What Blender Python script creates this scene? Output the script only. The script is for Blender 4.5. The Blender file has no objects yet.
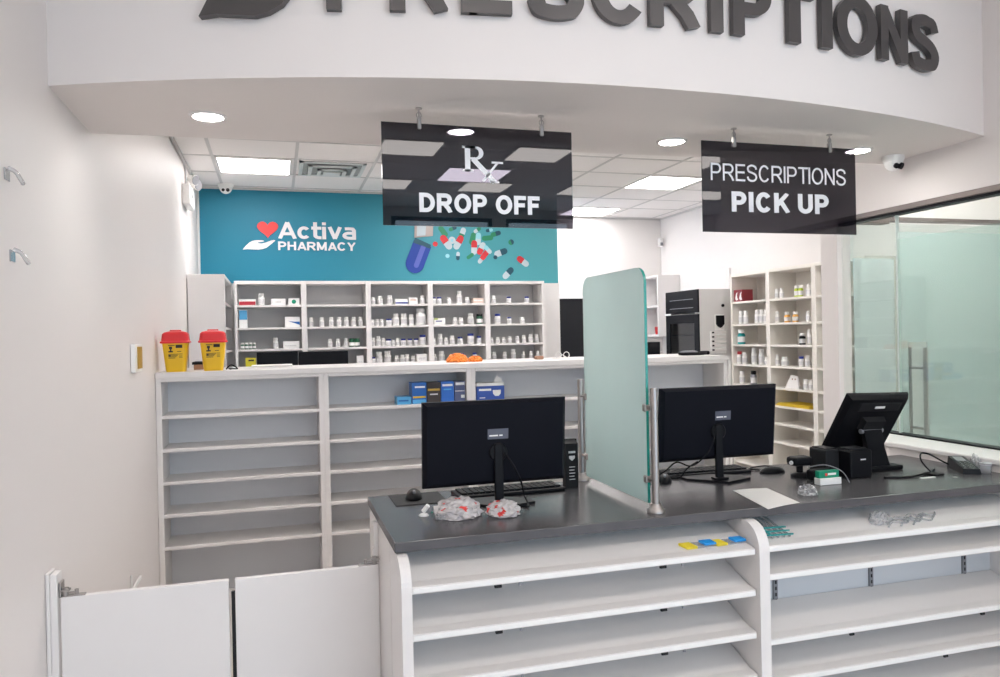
import bpy, bmesh, math, random
from mathutils import Vector, Matrix
random.seed(7)
scn = bpy.context.scene
COL = scn.collection
PI = math.pi

# ---------------------------------------------------------------- camera, world, exposure
H = 1.6
F = 762.0
yaw, pitch, roll = math.radians(16.36), math.radians(-0.27), math.radians(-1.185)
r0 = Vector((math.cos(yaw), -math.sin(yaw), 0)); f0 = Vector((math.sin(yaw), math.cos(yaw), 0)); u0 = Vector((0, 0, 1))
fw = f0*math.cos(pitch) + u0*math.sin(pitch); u1 = u0*math.cos(pitch) - f0*math.sin(pitch)
rt = r0*math.cos(roll) + u1*math.sin(roll); up = u1*math.cos(roll) - r0*math.sin(roll)
cd = bpy.data.cameras.new('camera'); cam = bpy.data.objects.new('camera', cd); COL.objects.link(cam)
cd.sensor_width = 36; cd.sensor_fit = 'HORIZONTAL'; cd.lens = F*36/1000
cd.clip_start = 0.02; cd.clip_end = 100
cam.matrix_world = Matrix(((rt.x, up.x, -fw.x, 0), (rt.y, up.y, -fw.y, 0), (rt.z, up.z, -fw.z, H), (0, 0, 0, 1)))
scn.camera = cam

world = bpy.data.worlds.new('sky'); scn.world = world; world.use_nodes = True
bg = world.node_tree.nodes['Background']
bg.inputs[0].default_value = (0.66, 0.80, 1.0, 1); bg.inputs[1].default_value = 4.4     # daylight outside the shop windows
PANEL = 17.0      # ceiling panel radiance
SALES = 9.5
DOWN = 85.0
scn.view_settings.view_transform = 'Standard'; scn.view_settings.look = 'None'
scn.view_settings.exposure = -0.06; scn.view_settings.gamma = 1
scn.view_settings.use_curve_mapping = False

# ---------------------------------------------------------------- materials
MATS = {}
def mat(name, col, rough=0.5, metal=0.0, spec=0.5, var=0.03, scale=6.0, bump=0.0, emit=0, coat=0.0):
    if name in MATS: return MATS[name]
    m = bpy.data.materials.new(name); m.use_nodes = True; nt = m.node_tree
    b = nt.nodes['Principled BSDF']
    b.inputs['Roughness'].default_value = rough; b.inputs['Metallic'].default_value = metal
    b.inputs['Specular IOR Level'].default_value = spec; b.inputs['Coat Weight'].default_value = coat
    tc = nt.nodes.new('ShaderNodeTexCoord'); nz = nt.nodes.new('ShaderNodeTexNoise'); nz.inputs['Scale'].default_value = scale
    nz.inputs['Detail'].default_value = 4
    nt.links.new(tc.outputs['Object'], nz.inputs['Vector'])
    mx = nt.nodes.new('ShaderNodeMix'); mx.data_type = 'RGBA'
    mx.inputs[6].default_value = tuple(max(0, c*(1-var)) for c in col)+(1,); mx.inputs[7].default_value = tuple(min(1, c*(1+var)) for c in col)+(1,)
    nt.links.new(nz.outputs['Fac'], mx.inputs[0]); nt.links.new(mx.outputs[2], b.inputs['Base Color'])
    if bump:
        bp = nt.nodes.new('ShaderNodeBump'); bp.inputs['Strength'].default_value = bump; bp.inputs['Distance'].default_value = 0.002
        n2 = nt.nodes.new('ShaderNodeTexNoise'); n2.inputs['Scale'].default_value = 180
        nt.links.new(tc.outputs['Object'], n2.inputs['Vector']); nt.links.new(n2.outputs['Fac'], bp.inputs['Height']); nt.links.new(bp.outputs[0], b.inputs['Normal'])
    if emit:
        b.inputs['Emission Color'].default_value = tuple(col)+(1,); b.inputs['Emission Strength'].default_value = emit
    MATS[name] = m; return m
def glassmat(name, tint, rough=0.02, refl=1.0, diffuse=0.0, dcol=(0.8, 0.9, 0.88), trans=0.0):
    """thin sheet: see-through tint + fresnel reflection, plus an optional frosted share"""
    m = bpy.data.materials.new(name); m.use_nodes = True; nt = m.node_tree; nt.nodes.clear()
    out = nt.nodes.new('ShaderNodeOutputMaterial')
    tr = nt.nodes.new('ShaderNodeBsdfTransparent'); tr.inputs[0].default_value = tuple(tint)+(1,)
    base = tr.outputs[0]
    if diffuse > 0:
        nz = nt.nodes.new('ShaderNodeTexNoise'); nz.inputs['Scale'].default_value = 3
        cr = nt.nodes.new('ShaderNodeMix'); cr.data_type = 'RGBA'
        cr.inputs[6].default_value = tuple(c*0.97 for c in dcol)+(1,); cr.inputs[7].default_value = tuple(min(1, c*1.03) for c in dcol)+(1,)
        nt.links.new(nz.outputs['Fac'], cr.inputs[0])
        d = nt.nodes.new('ShaderNodeBsdfDiffuse'); t = nt.nodes.new('ShaderNodeBsdfTranslucent')
        nt.links.new(cr.outputs[2], d.inputs[0]); nt.links.new(cr.outputs[2], t.inputs[0])
        mm = nt.nodes.new('ShaderNodeMixShader'); mm.inputs[0].default_value = trans
        nt.links.new(d.outputs[0], mm.inputs[1]); nt.links.new(t.outputs[0], mm.inputs[2])
        m2 = nt.nodes.new('ShaderNodeMixShader'); m2.inputs[0].default_value = diffuse
        nt.links.new(base, m2.inputs[1]); nt.links.new(mm.outputs[0], m2.inputs[2]); base = m2.outputs[0]
    lw = nt.nodes.new('ShaderNodeLayerWeight')      # Schlick reflectance, the same from both faces of the sheet
    pw = nt.nodes.new('ShaderNodeMath'); pw.operation = 'POWER'; pw.inputs[1].default_value = 5; nt.links.new(lw.outputs['Facing'], pw.inputs[0])
    ma = nt.nodes.new('ShaderNodeMath'); ma.operation = 'MULTIPLY_ADD'; ma.inputs[1].default_value = 0.95; ma.inputs[2].default_value = 0.045; nt.links.new(pw.outputs[0], ma.inputs[0])
    ml = nt.nodes.new('ShaderNodeMath'); ml.operation = 'MULTIPLY'; ml.inputs[1].default_value = refl; ml.use_clamp = True; nt.links.new(ma.outputs[0], ml.inputs[0])
    gl = nt.nodes.new('ShaderNodeBsdfGlossy'); gl.inputs['Roughness'].default_value = rough
    m3 = nt.nodes.new('ShaderNodeMixShader'); nt.links.new(ml.outputs[0], m3.inputs[0]); nt.links.new(base, m3.inputs[1]); nt.links.new(gl.outputs[0], m3.inputs[2])
    nt.links.new(m3.outputs[0], out.inputs[0]); MATS[name] = m; return m

PAINT = mat('wall_paint', (0.79, 0.745, 0.725), 0.5, var=0.012, scale=1.5, bump=0.05)
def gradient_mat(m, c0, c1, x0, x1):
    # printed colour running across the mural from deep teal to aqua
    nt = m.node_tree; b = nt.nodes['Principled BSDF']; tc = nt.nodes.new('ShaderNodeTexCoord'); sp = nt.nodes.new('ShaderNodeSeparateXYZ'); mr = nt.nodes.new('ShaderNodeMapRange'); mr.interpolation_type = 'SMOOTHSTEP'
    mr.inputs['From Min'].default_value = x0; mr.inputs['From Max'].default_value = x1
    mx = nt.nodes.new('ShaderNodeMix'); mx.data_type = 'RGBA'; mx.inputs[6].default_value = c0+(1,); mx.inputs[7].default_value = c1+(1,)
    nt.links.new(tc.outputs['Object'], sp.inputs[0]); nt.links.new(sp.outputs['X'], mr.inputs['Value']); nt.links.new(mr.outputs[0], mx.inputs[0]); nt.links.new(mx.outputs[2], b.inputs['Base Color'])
BULK = mat('bulkhead_paint', (0.83, 0.78, 0.755), 0.6, var=0.012, scale=1.5, bump=0.05)
BACKW = mat('back_room_paint', (0.84, 0.81, 0.79), 0.55, var=0.012, bump=0.05)
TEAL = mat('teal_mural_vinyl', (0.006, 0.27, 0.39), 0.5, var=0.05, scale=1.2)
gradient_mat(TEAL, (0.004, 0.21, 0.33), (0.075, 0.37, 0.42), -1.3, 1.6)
WHITE = mat('white_melamine', (0.83, 0.80, 0.785), 0.35, var=0.02)
CREAM = mat('cream_melamine', (0.86, 0.82, 0.765), 0.35, var=0.02)
BACKL = mat('low_bay_back_board', (0.82, 0.83, 0.86), 0.45, var=0.02)
BACKP = mat('shelf_back_board', (0.60, 0.59, 0.59), 0.45, var=0.02)
METALW = mat('white_powder_coated_steel', (0.82, 0.79, 0.77), 0.3, var=0.015)
PERF = mat('pale_grey_back_panel', (0.66, 0.68, 0.71), 0.4, var=0.02)
COUNTER = mat('dark_grey_laminate', (0.085, 0.082, 0.088), 0.26, var=0.25, scale=9, bump=0.05)
BLACK = mat('black_plastic', (0.007, 0.007, 0.009), 0.42, spec=0.16, var=0.1)
BLACKM = mat('matte_black_plastic', (0.015, 0.015, 0.017), 0.6, spec=0.25, var=0.1)
MON = mat('monitor_back_plastic', (0.004, 0.0045, 0.009), 0.5, spec=0.12, var=0.15, bump=0.1)
GREYP = mat('grey_plastic', (0.25, 0.25, 0.27), 0.4)
LETTER = mat('charcoal_metal_letter', (0.085, 0.078, 0.078), 0.32, metal=0.3, var=0.08)
STEEL = mat('brushed_stainless_steel', (0.40, 0.375, 0.36), 0.38, metal=1.0, var=0.06, scale=30)
DARKAL = mat('dark_aluminium', (0.22, 0.19, 0.18), 0.35, metal=0.7)
TILE = mat('ceiling_tile', (0.90, 0.87, 0.85), 0.8, var=0.03, scale=60, bump=0.15)
TBAR = mat('ceiling_grid_bar', (0.62, 0.60, 0.585), 0.5)
FLOORM = mat('floor_tile', (0.70, 0.66, 0.635), 0.3, var=0.06, scale=3)
PANELM = mat('panel_light_diffuser', (1.0, 0.965, 0.95), 0.5, var=0, emit=PANEL)
SALESM = mat('shop_panel_light_diffuser', (1.0, 0.93, 0.88), 0.5, var=0, emit=SALES)
DOWNM = mat('downlight_lens', (1.0, 0.97, 0.93), 0.5, var=0, emit=DOWN)
ACRYL = glassmat('tinted_black_acrylic', (0.26, 0.25, 0.275), rough=0.01, refl=1.0, diffuse=0.25, dcol=(0.015, 0.013, 0.02))
VINYL = mat('white_vinyl_lettering', (0.92, 0.92, 0.94), 0.4, var=0.0)
RED = mat('red_plastic', (0.78, 0.03, 0.035), 0.35)
YELLOW = mat('yellow_plastic', (0.86, 0.53, 0.01), 0.4)
INK = mat('black_ink', (0.03, 0.02, 0.02), 0.6)
BLUE = mat('blue_card', (0.02, 0.14, 0.50), 0.35)
LBLUE = mat('light_blue_card', (0.10, 0.42, 0.75), 0.35)
NAVY = mat('navy_cap_plastic', (0.03, 0.05, 0.30), 0.35)
BOTTLE = mat('white_bottle_plastic', (0.93, 0.92, 0.90), 0.3, var=0.01)
LABELM = mat('printed_bottle_label', (0.74, 0.73, 0.74), 0.5, var=0.35, scale=90)
GREEN = mat('dark_green_plastic', (0.02, 0.12, 0.06), 0.35)
GREENC = mat('green_card', (0.0, 0.27, 0.15), 0.4)
ORANGE = mat('orange_plastic_bag', (0.85, 0.22, 0.03), 0.35, var=0.3, scale=40)
PINKC = mat('pale_pink_card', (0.75, 0.60, 0.52), 0.5, var=0.1)
REDC = mat('red_card', (0.50, 0.03, 0.05), 0.4)
MAROON = mat('maroon_card', (0.24, 0.02, 0.03), 0.4)
BROWN = mat('brown_cardboard', (0.36, 0.20, 0.13), 0.7)
PAPER = mat('white_paper', (0.85, 0.83, 0.81), 0.6, var=0.01)
TEALP = mat('teal_plastic', (0.0, 0.30, 0.30), 0.3)
YGREEN = mat('yellow_green_plastic', (0.50, 0.62, 0.05), 0.4)
AMBER = mat('amber_plastic', (0.80, 0.42, 0.08), 0.3)
HEART = mat('red_heart_print', (0.85, 0.05, 0.05), 0.4, var=0)
GOLD = mat('brass_face', (0.55, 0.34, 0.06), 0.35, metal=0.4)
FROST = glassmat('frosted_partition_glass', (0.75, 0.93, 0.91), rough=0.25, refl=0.8, diffuse=0.93, dcol=(0.82, 0.95, 0.94), trans=0.5)
GEDGE = mat('green_glass_edge', (0.02, 0.30, 0.25), 0.15)
FILM = glassmat('frosted_window_film', (0.91, 0.97, 0.95), rough=0.05, refl=0.9, diffuse=0.08, dcol=(0.82, 0.87, 0.88), trans=0.5)
FILM2 = glassmat('frosted_door_film', (0.82, 0.93, 0.91), rough=0.05, refl=0.7, diffuse=0.5, dcol=(0.84, 0.89, 0.89), trans=0.5)
CLEAR = glassmat('clear_glass', (0.93, 0.965, 0.955), rough=0.0, refl=1.0)
CLEARP = glassmat('clear_plastic_film', (0.88, 0.89, 0.90), rough=0.12, refl=2.2, diffuse=0.30, dcol=(0.85, 0.85, 0.87), trans=0.5)
FRIDGEG = glassmat('dark_fridge_glass', (0.60, 0.60, 0.60), rough=0.02, refl=1.2)

# ---------------------------------------------------------------- mesh helper
class G:
    def __init__(s): s.v = []; s.f = []; s.m = []; s.sm = []
    def add(s, vs, fs, mi=0, smooth=False):
        n = len(s.v); s.v += [Vector(v) for v in vs]
        for f in fs: s.f.append([i+n for i in f]); s.m.append(mi); s.sm.append(smooth)
        return s
    def frombm(s, bm, mi=0, smooth=False, M=None):
        bm.verts.ensure_lookup_table(); bm.verts.index_update()
        s.add([(M @ v.co if M else v.co.copy()) for v in bm.verts], [[v.index for v in f.verts] for f in bm.faces], mi, smooth); bm.free(); return s
    def box(s, x0, x1, y0, y1, z0, z1, mi=0, bev=0.0, M=None, seg=2):
        x0, x1 = sorted((x0, x1)); y0, y1 = sorted((y0, y1)); z0, z1 = sorted((z0, z1))
        bm = bmesh.new(); bmesh.ops.create_cube(bm, size=1)
        for v in bm.verts: v.co = Vector(((x0+x1)/2+v.co.x*(x1-x0), (y0+y1)/2+v.co.y*(y1-y0), (z0+z1)/2+v.co.z*(z1-z0)))
        if bev > 0:
            bev = min(bev, 0.45*min(x1-x0, y1-y0, z1-z0))
            bmesh.ops.bevel(bm, geom=list(bm.edges), offset=bev, segments=seg, profile=0.5, affect='EDGES')
        return s.frombm(bm, mi, False, M)
    def lathe(s, prof, c=(0, 0, 0), seg=20, mi=0, M=None, smooth=True):
        vs = []; fs = []; n = len(prof)
        for r, z in prof:
            for k in range(seg):
                a = 2*PI*k/seg; v = Vector((r*math.cos(a), r*math.sin(a), z))
                vs.append((M @ v if M else v) + Vector(c))
        for i in range(n-1):
            for k in range(seg): fs.append([i*seg+k, i*seg+(k+1) % seg, (i+1)*seg+(k+1) % seg, (i+1)*seg+k])
        s.add(vs, fs, mi, smooth)
        s.add([vs[k] for k in range(seg)], [list(range(seg))[::-1]], mi); s.add([vs[(n-1)*seg+k] for k in range(seg)], [list(range(seg))], mi)
        return s
    def cyl(s, p0, p1, r, seg=14, mi=0, r2=None):
        p0 = Vector(p0); p1 = Vector(p1); d = p1-p0; q = d.to_track_quat('Z', 'Y').to_matrix()
        return s.lathe([(r, 0), (r if r2 is None else r2, d.length)], p0, seg, mi, q)
    def tube(s, pts, r, seg=8, mi=0):
        pts = [Vector(p) for p in pts]; vs = []; fs = []; n = len(pts); prev = None
        for i, p in enumerate(pts):
            t = (pts[min(i+1, n-1)]-pts[max(i-1, 0)]).normalized()
            ref = Vector((0, 0, 1)) if abs(t.z) < 0.95 else Vector((1, 0, 0))
            a = t.cross(ref).normalized()
            if prev is not None and a.dot(prev) < 0: a = -a
            prev = a; b = t.cross(a)
            for k in range(seg): an = 2*PI*k/seg; vs.append(p+(a*math.cos(an)+b*math.sin(an))*r)
        for i in range(n-1):
            for k in range(seg): fs.append([i*seg+k, i*seg+(k+1) % seg, (i+1)*seg+(k+1) % seg, (i+1)*seg+k])
        fs.append(list(range(seg))); fs.append([(n-1)*seg+k for k in range(seg)])
        return s.add(vs, fs, mi, True)
    def prism(s, poly, o, ux, uy, uz, t, mi=0, mi_side=None):
        """polygon (list of 2-D points) in the plane o+ux*a+uy*b, thickness t along uz"""
        o = Vector(o); ux = Vector(ux); uy = Vector(uy); uz = Vector(uz)
        bm = bmesh.new(); vs = [bm.verts.new(o+ux*a+uy*b) for a, b in poly]; f = bm.faces.new(vs)
        r = bmesh.ops.extrude_face_region(bm, geom=[f])
        for e in r['geom']:
            if isinstance(e, bmesh.types.BMVert): e.co += uz*t
        caps = [g for g in bm.faces if len(g.verts) == len(poly)] if len(poly) > 4 else []
        bmesh.ops.triangulate(bm, faces=caps); bmesh.ops.recalc_face_normals(bm, faces=list(bm.faces))
        return s.frombm(bm, mi)
def spline(pts, n=10, closed=False):
    pts = [Vector(p) for p in pts]; out = []; N = len(pts)
    rng = range(N if closed else N-1)
    for i in rng:
        p0 = pts[(i-1) % N] if closed or i > 0 else pts[0]; p1 = pts[i]; p2 = pts[(i+1) % N]; p3 = pts[(i+2) % N] if closed or i+2 < N else pts[-1]
        for k in range(n):
            t = k/n; out.append(0.5*((2*p1)+(p2-p0)*t+(2*p0-5*p1+4*p2-p3)*t*t+(3*p1-p0-3*p2+p3)*t**3))
    if not closed: out.append(pts[-1])
    return out
def obj(name, g, mats, parent=None, origin=None, label=None):
    if not isinstance(mats, (list, tuple)): mats = [mats]
    if parent is not None: off = Vector(parent['_o']) if '_o' in parent else Vector((0, 0, 0))
    else: off = Vector(origin) if origin is not None else Vector((0, 0, 0))
    me = bpy.data.meshes.new(name); me.from_pydata([tuple(v-off) for v in g.v], [], g.f); me.update()
    for m in mats: me.materials.append(m)
    for i, p in enumerate(me.polygons): p.material_index = g.m[i]; p.use_smooth = g.sm[i]
    bm = bmesh.new(); bm.from_mesh(me); bmesh.ops.recalc_face_normals(bm, faces=list(bm.faces)); bm.to_mesh(me); bm.free()
    o = bpy.data.objects.new(name, me); COL.objects.link(o)
    if parent is not None: o.parent = parent; o['_o'] = tuple(off)
    else: o.location = off; o['_o'] = tuple(off)
    if label: o['label'] = label
    return o
def tag(o, label, cat, group=None, kind=None):
    if label: o['label'] = label
    if cat: o['category'] = cat
    if group: o['group'] = group
    if kind: o['kind'] = kind
    return o
def thing(name, loc, label, cat, group=None):
    o = bpy.data.objects.new(name, None); COL.objects.link(o); o.location = loc; o['_o'] = tuple(loc); o.empty_display_size = 0.05
    return tag(o, label, cat, group)
def local_thing(name, label, cat, group=None):
    return thing(name, (0, 0, 0), label, cat, group)
def struct(name, g, mats, parent=None, label=None):
    o = obj(name, g, mats, parent)
    if parent is None: o['kind'] = 'structure'
    if label: o['label'] = label
    return o
def copy_tree(o, parent=None):
    c = o.copy(); COL.objects.link(c)
    if parent is not None: c.parent = parent
    for ch in list(o.children): copy_tree(ch, c)
    return c
def _arc(cx, cy, rx, ry, a0, a1, n=14):
    return [(cx+rx*math.cos(math.radians(a0+(a1-a0)*i/n)), cy+ry*math.sin(math.radians(a0+(a1-a0)*i/n))) for i in range(n+1)]
def glyph(c, w, W):
    """centre lines of a plain grotesque capital in the box W by 1, stroke weight w; returns (paths, width)"""
    h = w/2; L, R, B, T = h, W-h, h, 1-h; M = 0.5
    if c == 'I': return [[(h, 0), (h, 1)]]
    if c == 'P':
        r = 0.27; y0, y1 = 0.455-0.0*h, T; ry = (y1-y0)/2; x = R-ry
        return [[(L, 0), (L, 1)], [(L, T), (x, T)]+_arc(x, (y0+y1)/2, R-x, ry, 90, -90)+[(L, y0)]]
    if c == 'R':
        y0, y1 = 0.47, T; ry = (y1-y0)/2; x = R-ry-0.02
        return [[(L, 0), (L, 1)], [(L, T), (x, T)]+_arc(x, (y0+y1)/2, R-0.02-x, ry, 90, -90)+[(L, y0)], [(x-0.06, y0), (R-0.12*W, 0.22), (R+0.01, 0)]]
    if c == 'E': return [[(L, 0), (L, 1)], [(L, T), (W, T)], [(L, M+0.02), (W*0.94, M+0.02)], [(L, B), (W, B)]]
    if c == 'F': return [[(L, 0), (L, 1)], [(L, T), (W, T)], [(L, M), (W*0.9, M)]]
    if c == 'T': return [[(W/2, 0), (W/2, 1)], [(0, T), (W, T)]]
    if c == 'N': return [[(L, 0), (L, 1)], [(R, 0), (R, 1)], [(L, 1-h*0.6), (R, h*0.6)]]
    if c == 'H': return [[(L, 0), (L, 1)], [(R, 0), (R, 1)], [(L, M+0.02), (R, M+0.02)]]
    if c == 'M': return [[(L, 0), (L, 1)], [(R, 0), (R, 1)], [(L, 1-h*0.4), (W/2, h*1.2)], [(R, 1-h*0.4), (W/2, h*1.2)]]
    if c == 'A': return [[(h*0.9, 0), (W/2, 1-h*0.4)], [(W-h*0.9, 0), (W/2, 1-h*0.4)], [(W*0.22, 0.29), (W*0.78, 0.29)]]
    if c == 'Y': return [[(h*0.9, 1), (W/2, 0.44)], [(W-h*0.9, 1), (W/2, 0.44)], [(W/2, 0.5), (W/2, 0)]]
    if c == 'K': return [[(L, 0), (L, 1)], [(L, 0.36), (R-0.02, 1)], [(W*0.40, 0.60), (R+0.01, 0)]]
    if c == 'V': return [[(h*0.9, 1), (W/2, 0.0+h*0.4)], [(W-h*0.9, 1), (W/2, h*0.4)]]
    if c == 'X': return [[(h, 0), (W-h, 1)], [(h, 1), (W-h, 0)]]
    if c == 'U': return [[(L, 1), (L, 0.36)]+_arc(W/2, 0.36, W/2-h, 0.36-h, 180, 360)+[(R, 1)]]
    if c == 'D':
        x = W*0.42; return [[(L, 0), (L, 1)], [(L, T), (x, T)]+_arc(x, 0.5, R-x, 0.5-h, 90, -90, 18)+[(L, B)]]
    if c == 'O': return [_arc(W/2, 0.5, W/2-h, 0.5-h+0.01, 90, 450, 36)]
    if c == 'C': return [_arc(W/2, 0.5, W/2-h, 0.5-h+0.01, 38, 322, 30)]
    if c == 'S':
        rx = W/2-h; ry = (1-w)/4; x = W/2
        p = [(R-0.00*W, 0.72), (R-0.07*W, 0.86), (x+0.16*W, T-0.01), (x, T+0.01), (x-0.2*W, T-0.02), (L+0.05*W, 0.84), (L+0.04*W, 0.70), (L+0.14*W, 0.59), (x, 0.525), (R-0.12*W, 0.43), (R+0.0*W, 0.29), (R-0.06*W, 0.15), (x+0.2*W, B+0.01), (x, B-0.01), (x-0.2*W, B+0.01), (L+0.06*W, 0.15), (L, 0.29)]
        return [[(v.x, v.y) for v in spline([(a_, b_, 0) for a_, b_ in p], 4)]]
    # lower case on the same unit (x-height 0.74)
    X = 0.74
    if c == 'c': return [_arc(W/2, X/2, W/2-h, X/2-h, 42, 318, 26)]
    if c == 'i': return [[(h, 0), (h, X)], [(h, 0.84), (h, 1.0)]]
    if c == 't': return [[(W*0.38, 1.0), (W*0.38, 0.22)]+_arc(W*0.38+0.22-h*0.2, 0.22, 0.22-h*0.2, 0.22-h, 180, 270, 8)+[(W, h)], [(0, X-h), (W, X-h)]]
    if c == 'v': return [[(h*0.9, X), (W/2, h*0.4)], [(W-h*0.9, X), (W/2, h*0.4)]]
    if c == 'a': return [[(L+0.02, X-h*1.1), (W*0.45, X-h), (R-0.06, X-h*1.2), (R, X-0.20), (R, 0)], _arc(W/2-0.01, 0.235, W/2-h, 0.235-h, 90, 270, 14)+[(R, h)], [(W/2-0.01, 0.47-h), (R, 0.47-h)]]
    return []
GW = dict(I=0.0, P=0.70, R=0.76, E=0.66, F=0.62, T=0.70, N=0.74, H=0.74, M=0.86, A=0.80, Y=0.76, K=0.78, U=0.74, D=0.76, O=0.84, C=0.78, S=0.72, V=0.76, X=0.74, c=0.58, i=0.0, t=0.44, v=0.62, a=0.60)
def strip(path, w, closed=False):
    """left/right outline of a stroke"""
    P = [Vector(p) for p in path]; n = len(P); l = []; r = []
    cl = (P[0]-P[-1]).length < 1e-6
    for i in range(n):
        if cl: a = P[i]-P[(i-1) if i > 0 else n-2]; b = P[(i+1) if i < n-1 else 1]-P[i]
        else: a = P[i]-P[max(i-1, 0)]; b = P[min(i+1, n-1)]-P[i]
        a = a.normalized() if a.length > 1e-9 else b.normalized(); b = b.normalized() if b.length > 1e-9 else a
        t = (a+b).normalized(); k = 1/max(0.55, t.dot(b)); nn = Vector((-t.y, t.x))*w/2*k
        l.append(P[i]+nn); r.append(P[i]-nn)
    return l, r
def text(g, s, x0, x1, z0, z1, o, ux, uz, un, off=0.2, thick=0.004, mi=0, gap=0.13):
    """stroke lettering fitted into x0..x1 (along ux) by z0..z1 (along uz); off = stroke weight relative to the height"""
    w = off; pos = 0; items = []
    for c in s:
        if c == ' ': pos += 0.36; continue
        W = GW[c] if GW[c] > 0 else w
        items.append((c, pos, W)); pos += W+gap*(0.4 if c in 'TYAvtKca' else 1)
    tot = max(p+W for c, p, W in items)
    sx = (x1-x0)/tot; sy = z1-z0; o = Vector(o); ux = Vector(ux); uz = Vector(uz); un = Vector(un); k = 0
    for c, p, W in items:
        for path in glyph(c, w, W):
            # keep the weight even when the letters are stretched
            l, r = strip(path, w); k += 1; e = thick+thick*0.004*(k % 5)
            vs = []
            for q in (0, e):
                for A_ in (l, r): vs += [o+ux*(x0+(v.x+p)*sx)+uz*(z0+min(max(v.y, -0.012), 1.012)*sy)+un*q for v in A_]
            n = len(l); fs = []
            for i in range(n-1): fs += [[i, i+1, n+i+1, n+i], [2*n+i, 3*n+i, 3*n+i+1, 2*n+i+1], [i, 2*n+i, 2*n+i+1, i+1], [n+i, n+i+1, 3*n+i+1, 3*n+i]]
            if (Vector(path[0])-Vector(path[-1])).length > 1e-6: fs += [[0, n, 3*n, 2*n], [n-1, 3*n-1, 4*n-1, 2*n-1]]
            g.add(vs, fs, mi)
    return g
def flat(g, s, x0, x1, z0, z1, y, off=0.2, thick=0.002, mi=0, gap=0.13):
    return text(g, s, x0, x1, z0, z1, (0, y, 0), (1, 0, 0), (0, 0, 1), (0, -1, 0), off, thick, mi, gap)
def ordn(n): return ['first', 'second', 'third', 'fourth', 'fifth', 'sixth', 'seventh', 'eighth', 'ninth', 'tenth', 'eleventh'][n-1]

XL = -0.686     # left wall
XR = 3.0        # glazed partition on the right
XR2 = 4.775     # far right wall of the dispensary
YT = 7.65       # teal wall
YB = 8.83       # white wall beyond the teal one
ZC = 3.05; ZS = 2.43; ZF = 3.4; YF = -5.0
AC = (1.35, 7.53); AR = 5.189
def arc(s, out=0.0):
    th = s/AR; r = AR+out
    return Vector((AC[0]+r*math.sin(th), AC[1]-r*math.cos(th), 0)), Vector((math.cos(th), math.sin(th), 0)), Vector((math.sin(th), -math.cos(th), 0))

# ---------------------------------------------------------------- room shell
g = G(); g.box(XL-0.1, 6.6, YF-0.1, YB+0.1, -0.1, 0)
struct('floor', g, FLOORM)
g = G(); g.box(XL-0.12, XL, YF-0.1, YB+0.12, 0, 3.5); struct('wall_left', g, PAINT)
g = G(); g.box(XL, 2.91, YT, YT+0.12, 0, 3.2); struct('wall_back', g, BACKW)
g = G(); g.box(2.0, XR2+0.12, YB, YB+0.12, 0, 3.2); struct('wall_back', g, BACKW)
g = G(); g.box(XR2, XR2+0.12, 3.9, YB, 0, 3.2); struct('wall_right', g, BACKW)
# partition on the right: low wall, band over the glazing, pillar
g = G(); g.box(2.8, XR+0.1, 0.9, 3.15, 0, 1.03); g.box(2.98, XR+0.1, 3.15, 3.535, 0, 1.03); g.box(XR, XR+0.1, 0.9, 3.535, 2.205, 3.5); struct('wall_partition', g, PAINT)
g = G(); g.box(2.785, XR+0.11, 0.9, 3.16, 1.03, 1.054, bev=0.006); g.box(2.965, XR+0.11, 3.16, 3.534, 1.03, 1.054, bev=0.004); struct('trim_1', g, WHITE)
g = G(); g.box(XR, XR+0.088, 3.535, 3.668, 0, 2.44); struct('wall_pillar', g, PAINT)
# bulkhead with curved front
g = G()
N = 40; s0, s1 = -2.1, 1.75
pts = []
for i in range(N+1):
    p, t, n = arc(s0+(s1-s0)*i/N); pts.append((min(max(p.x, XL), XR+0.05), p.y))
# clip the arc neatly against the side walls
def arc_at_x(x):
    return AC[1]-math.sqrt(AR**2-(x-AC[0])**2)
xs = [XL+(XR+0.04-XL)*i/N for i in range(N+1)]
vs = []; fs = []
for x in xs: vs += [(x, arc_at_x(x), ZS), (x, arc_at_x(x), 3.5)]
for i in range(N): fs.append([2*i, 2*i+2, 2*i+3, 2*i+1])
g.add(vs, fs, 0, True)
vs = []; fs = []
yb = lambda x: 3.345-(x+0.686)*0.045
for x in xs: vs += [(x, arc_at_x(x), ZS), (x, yb(x), ZS), (x, yb(x), 3.5)]
for i in range(N): fs += [[3*i, 3*i+1, 3*i+4, 3*i+3], [3*i+1, 3*i+2, 3*i+5, 3*i+4]]
g.add(vs, fs, 0, False)
struct('wall_bulkhead', g, BULK)
# ceilings
g = G(); g.box(XL-0.1, 6.6, YF-0.1, 3.2, ZF, ZF+0.1); struct('ceiling', g, BULK)
# suspended ceiling of the dispensary: tiles and grid
GX = [-0.453+0.635*i for i in range(-1, 9)]
g = G(); g.box(XL, XR2+0.12, 3.2, YB+0.1, ZC, ZC+0.06)
c2 = struct('ceiling', g, TILE)
g = G()
for x in GX:
    if x > XL: g.box(x-0.012, x+0.012, 3.3, YB, ZC-0.004, ZC+0.01)
gy = 6.345+0.0
ylines = [6.345-0.56*k for k in range(1, 6)]+[6.345, 6.955, 7.56, 8.12, 8.76]
for y in ylines:
    if y > 3.4: g.box(XL, XR2, y-0.012, y+0.012, ZC-0.0035, ZC+0.01)
g.box(XL, XL+0.02, 3.35, YT, ZC-0.02, ZC+0.005); g.box(XL, 2.91, YT-0.02, YT, ZC-0.02, ZC+0.005)
g.box(2.9, XR2, YB-0.02, YB, ZC-0.02, ZC+0.005); g.box(XR2-0.02, XR2, 3.9, YB, ZC-0.02, ZC+0.005)
obj('ceiling_grid', g, TBAR, c2)
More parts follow.
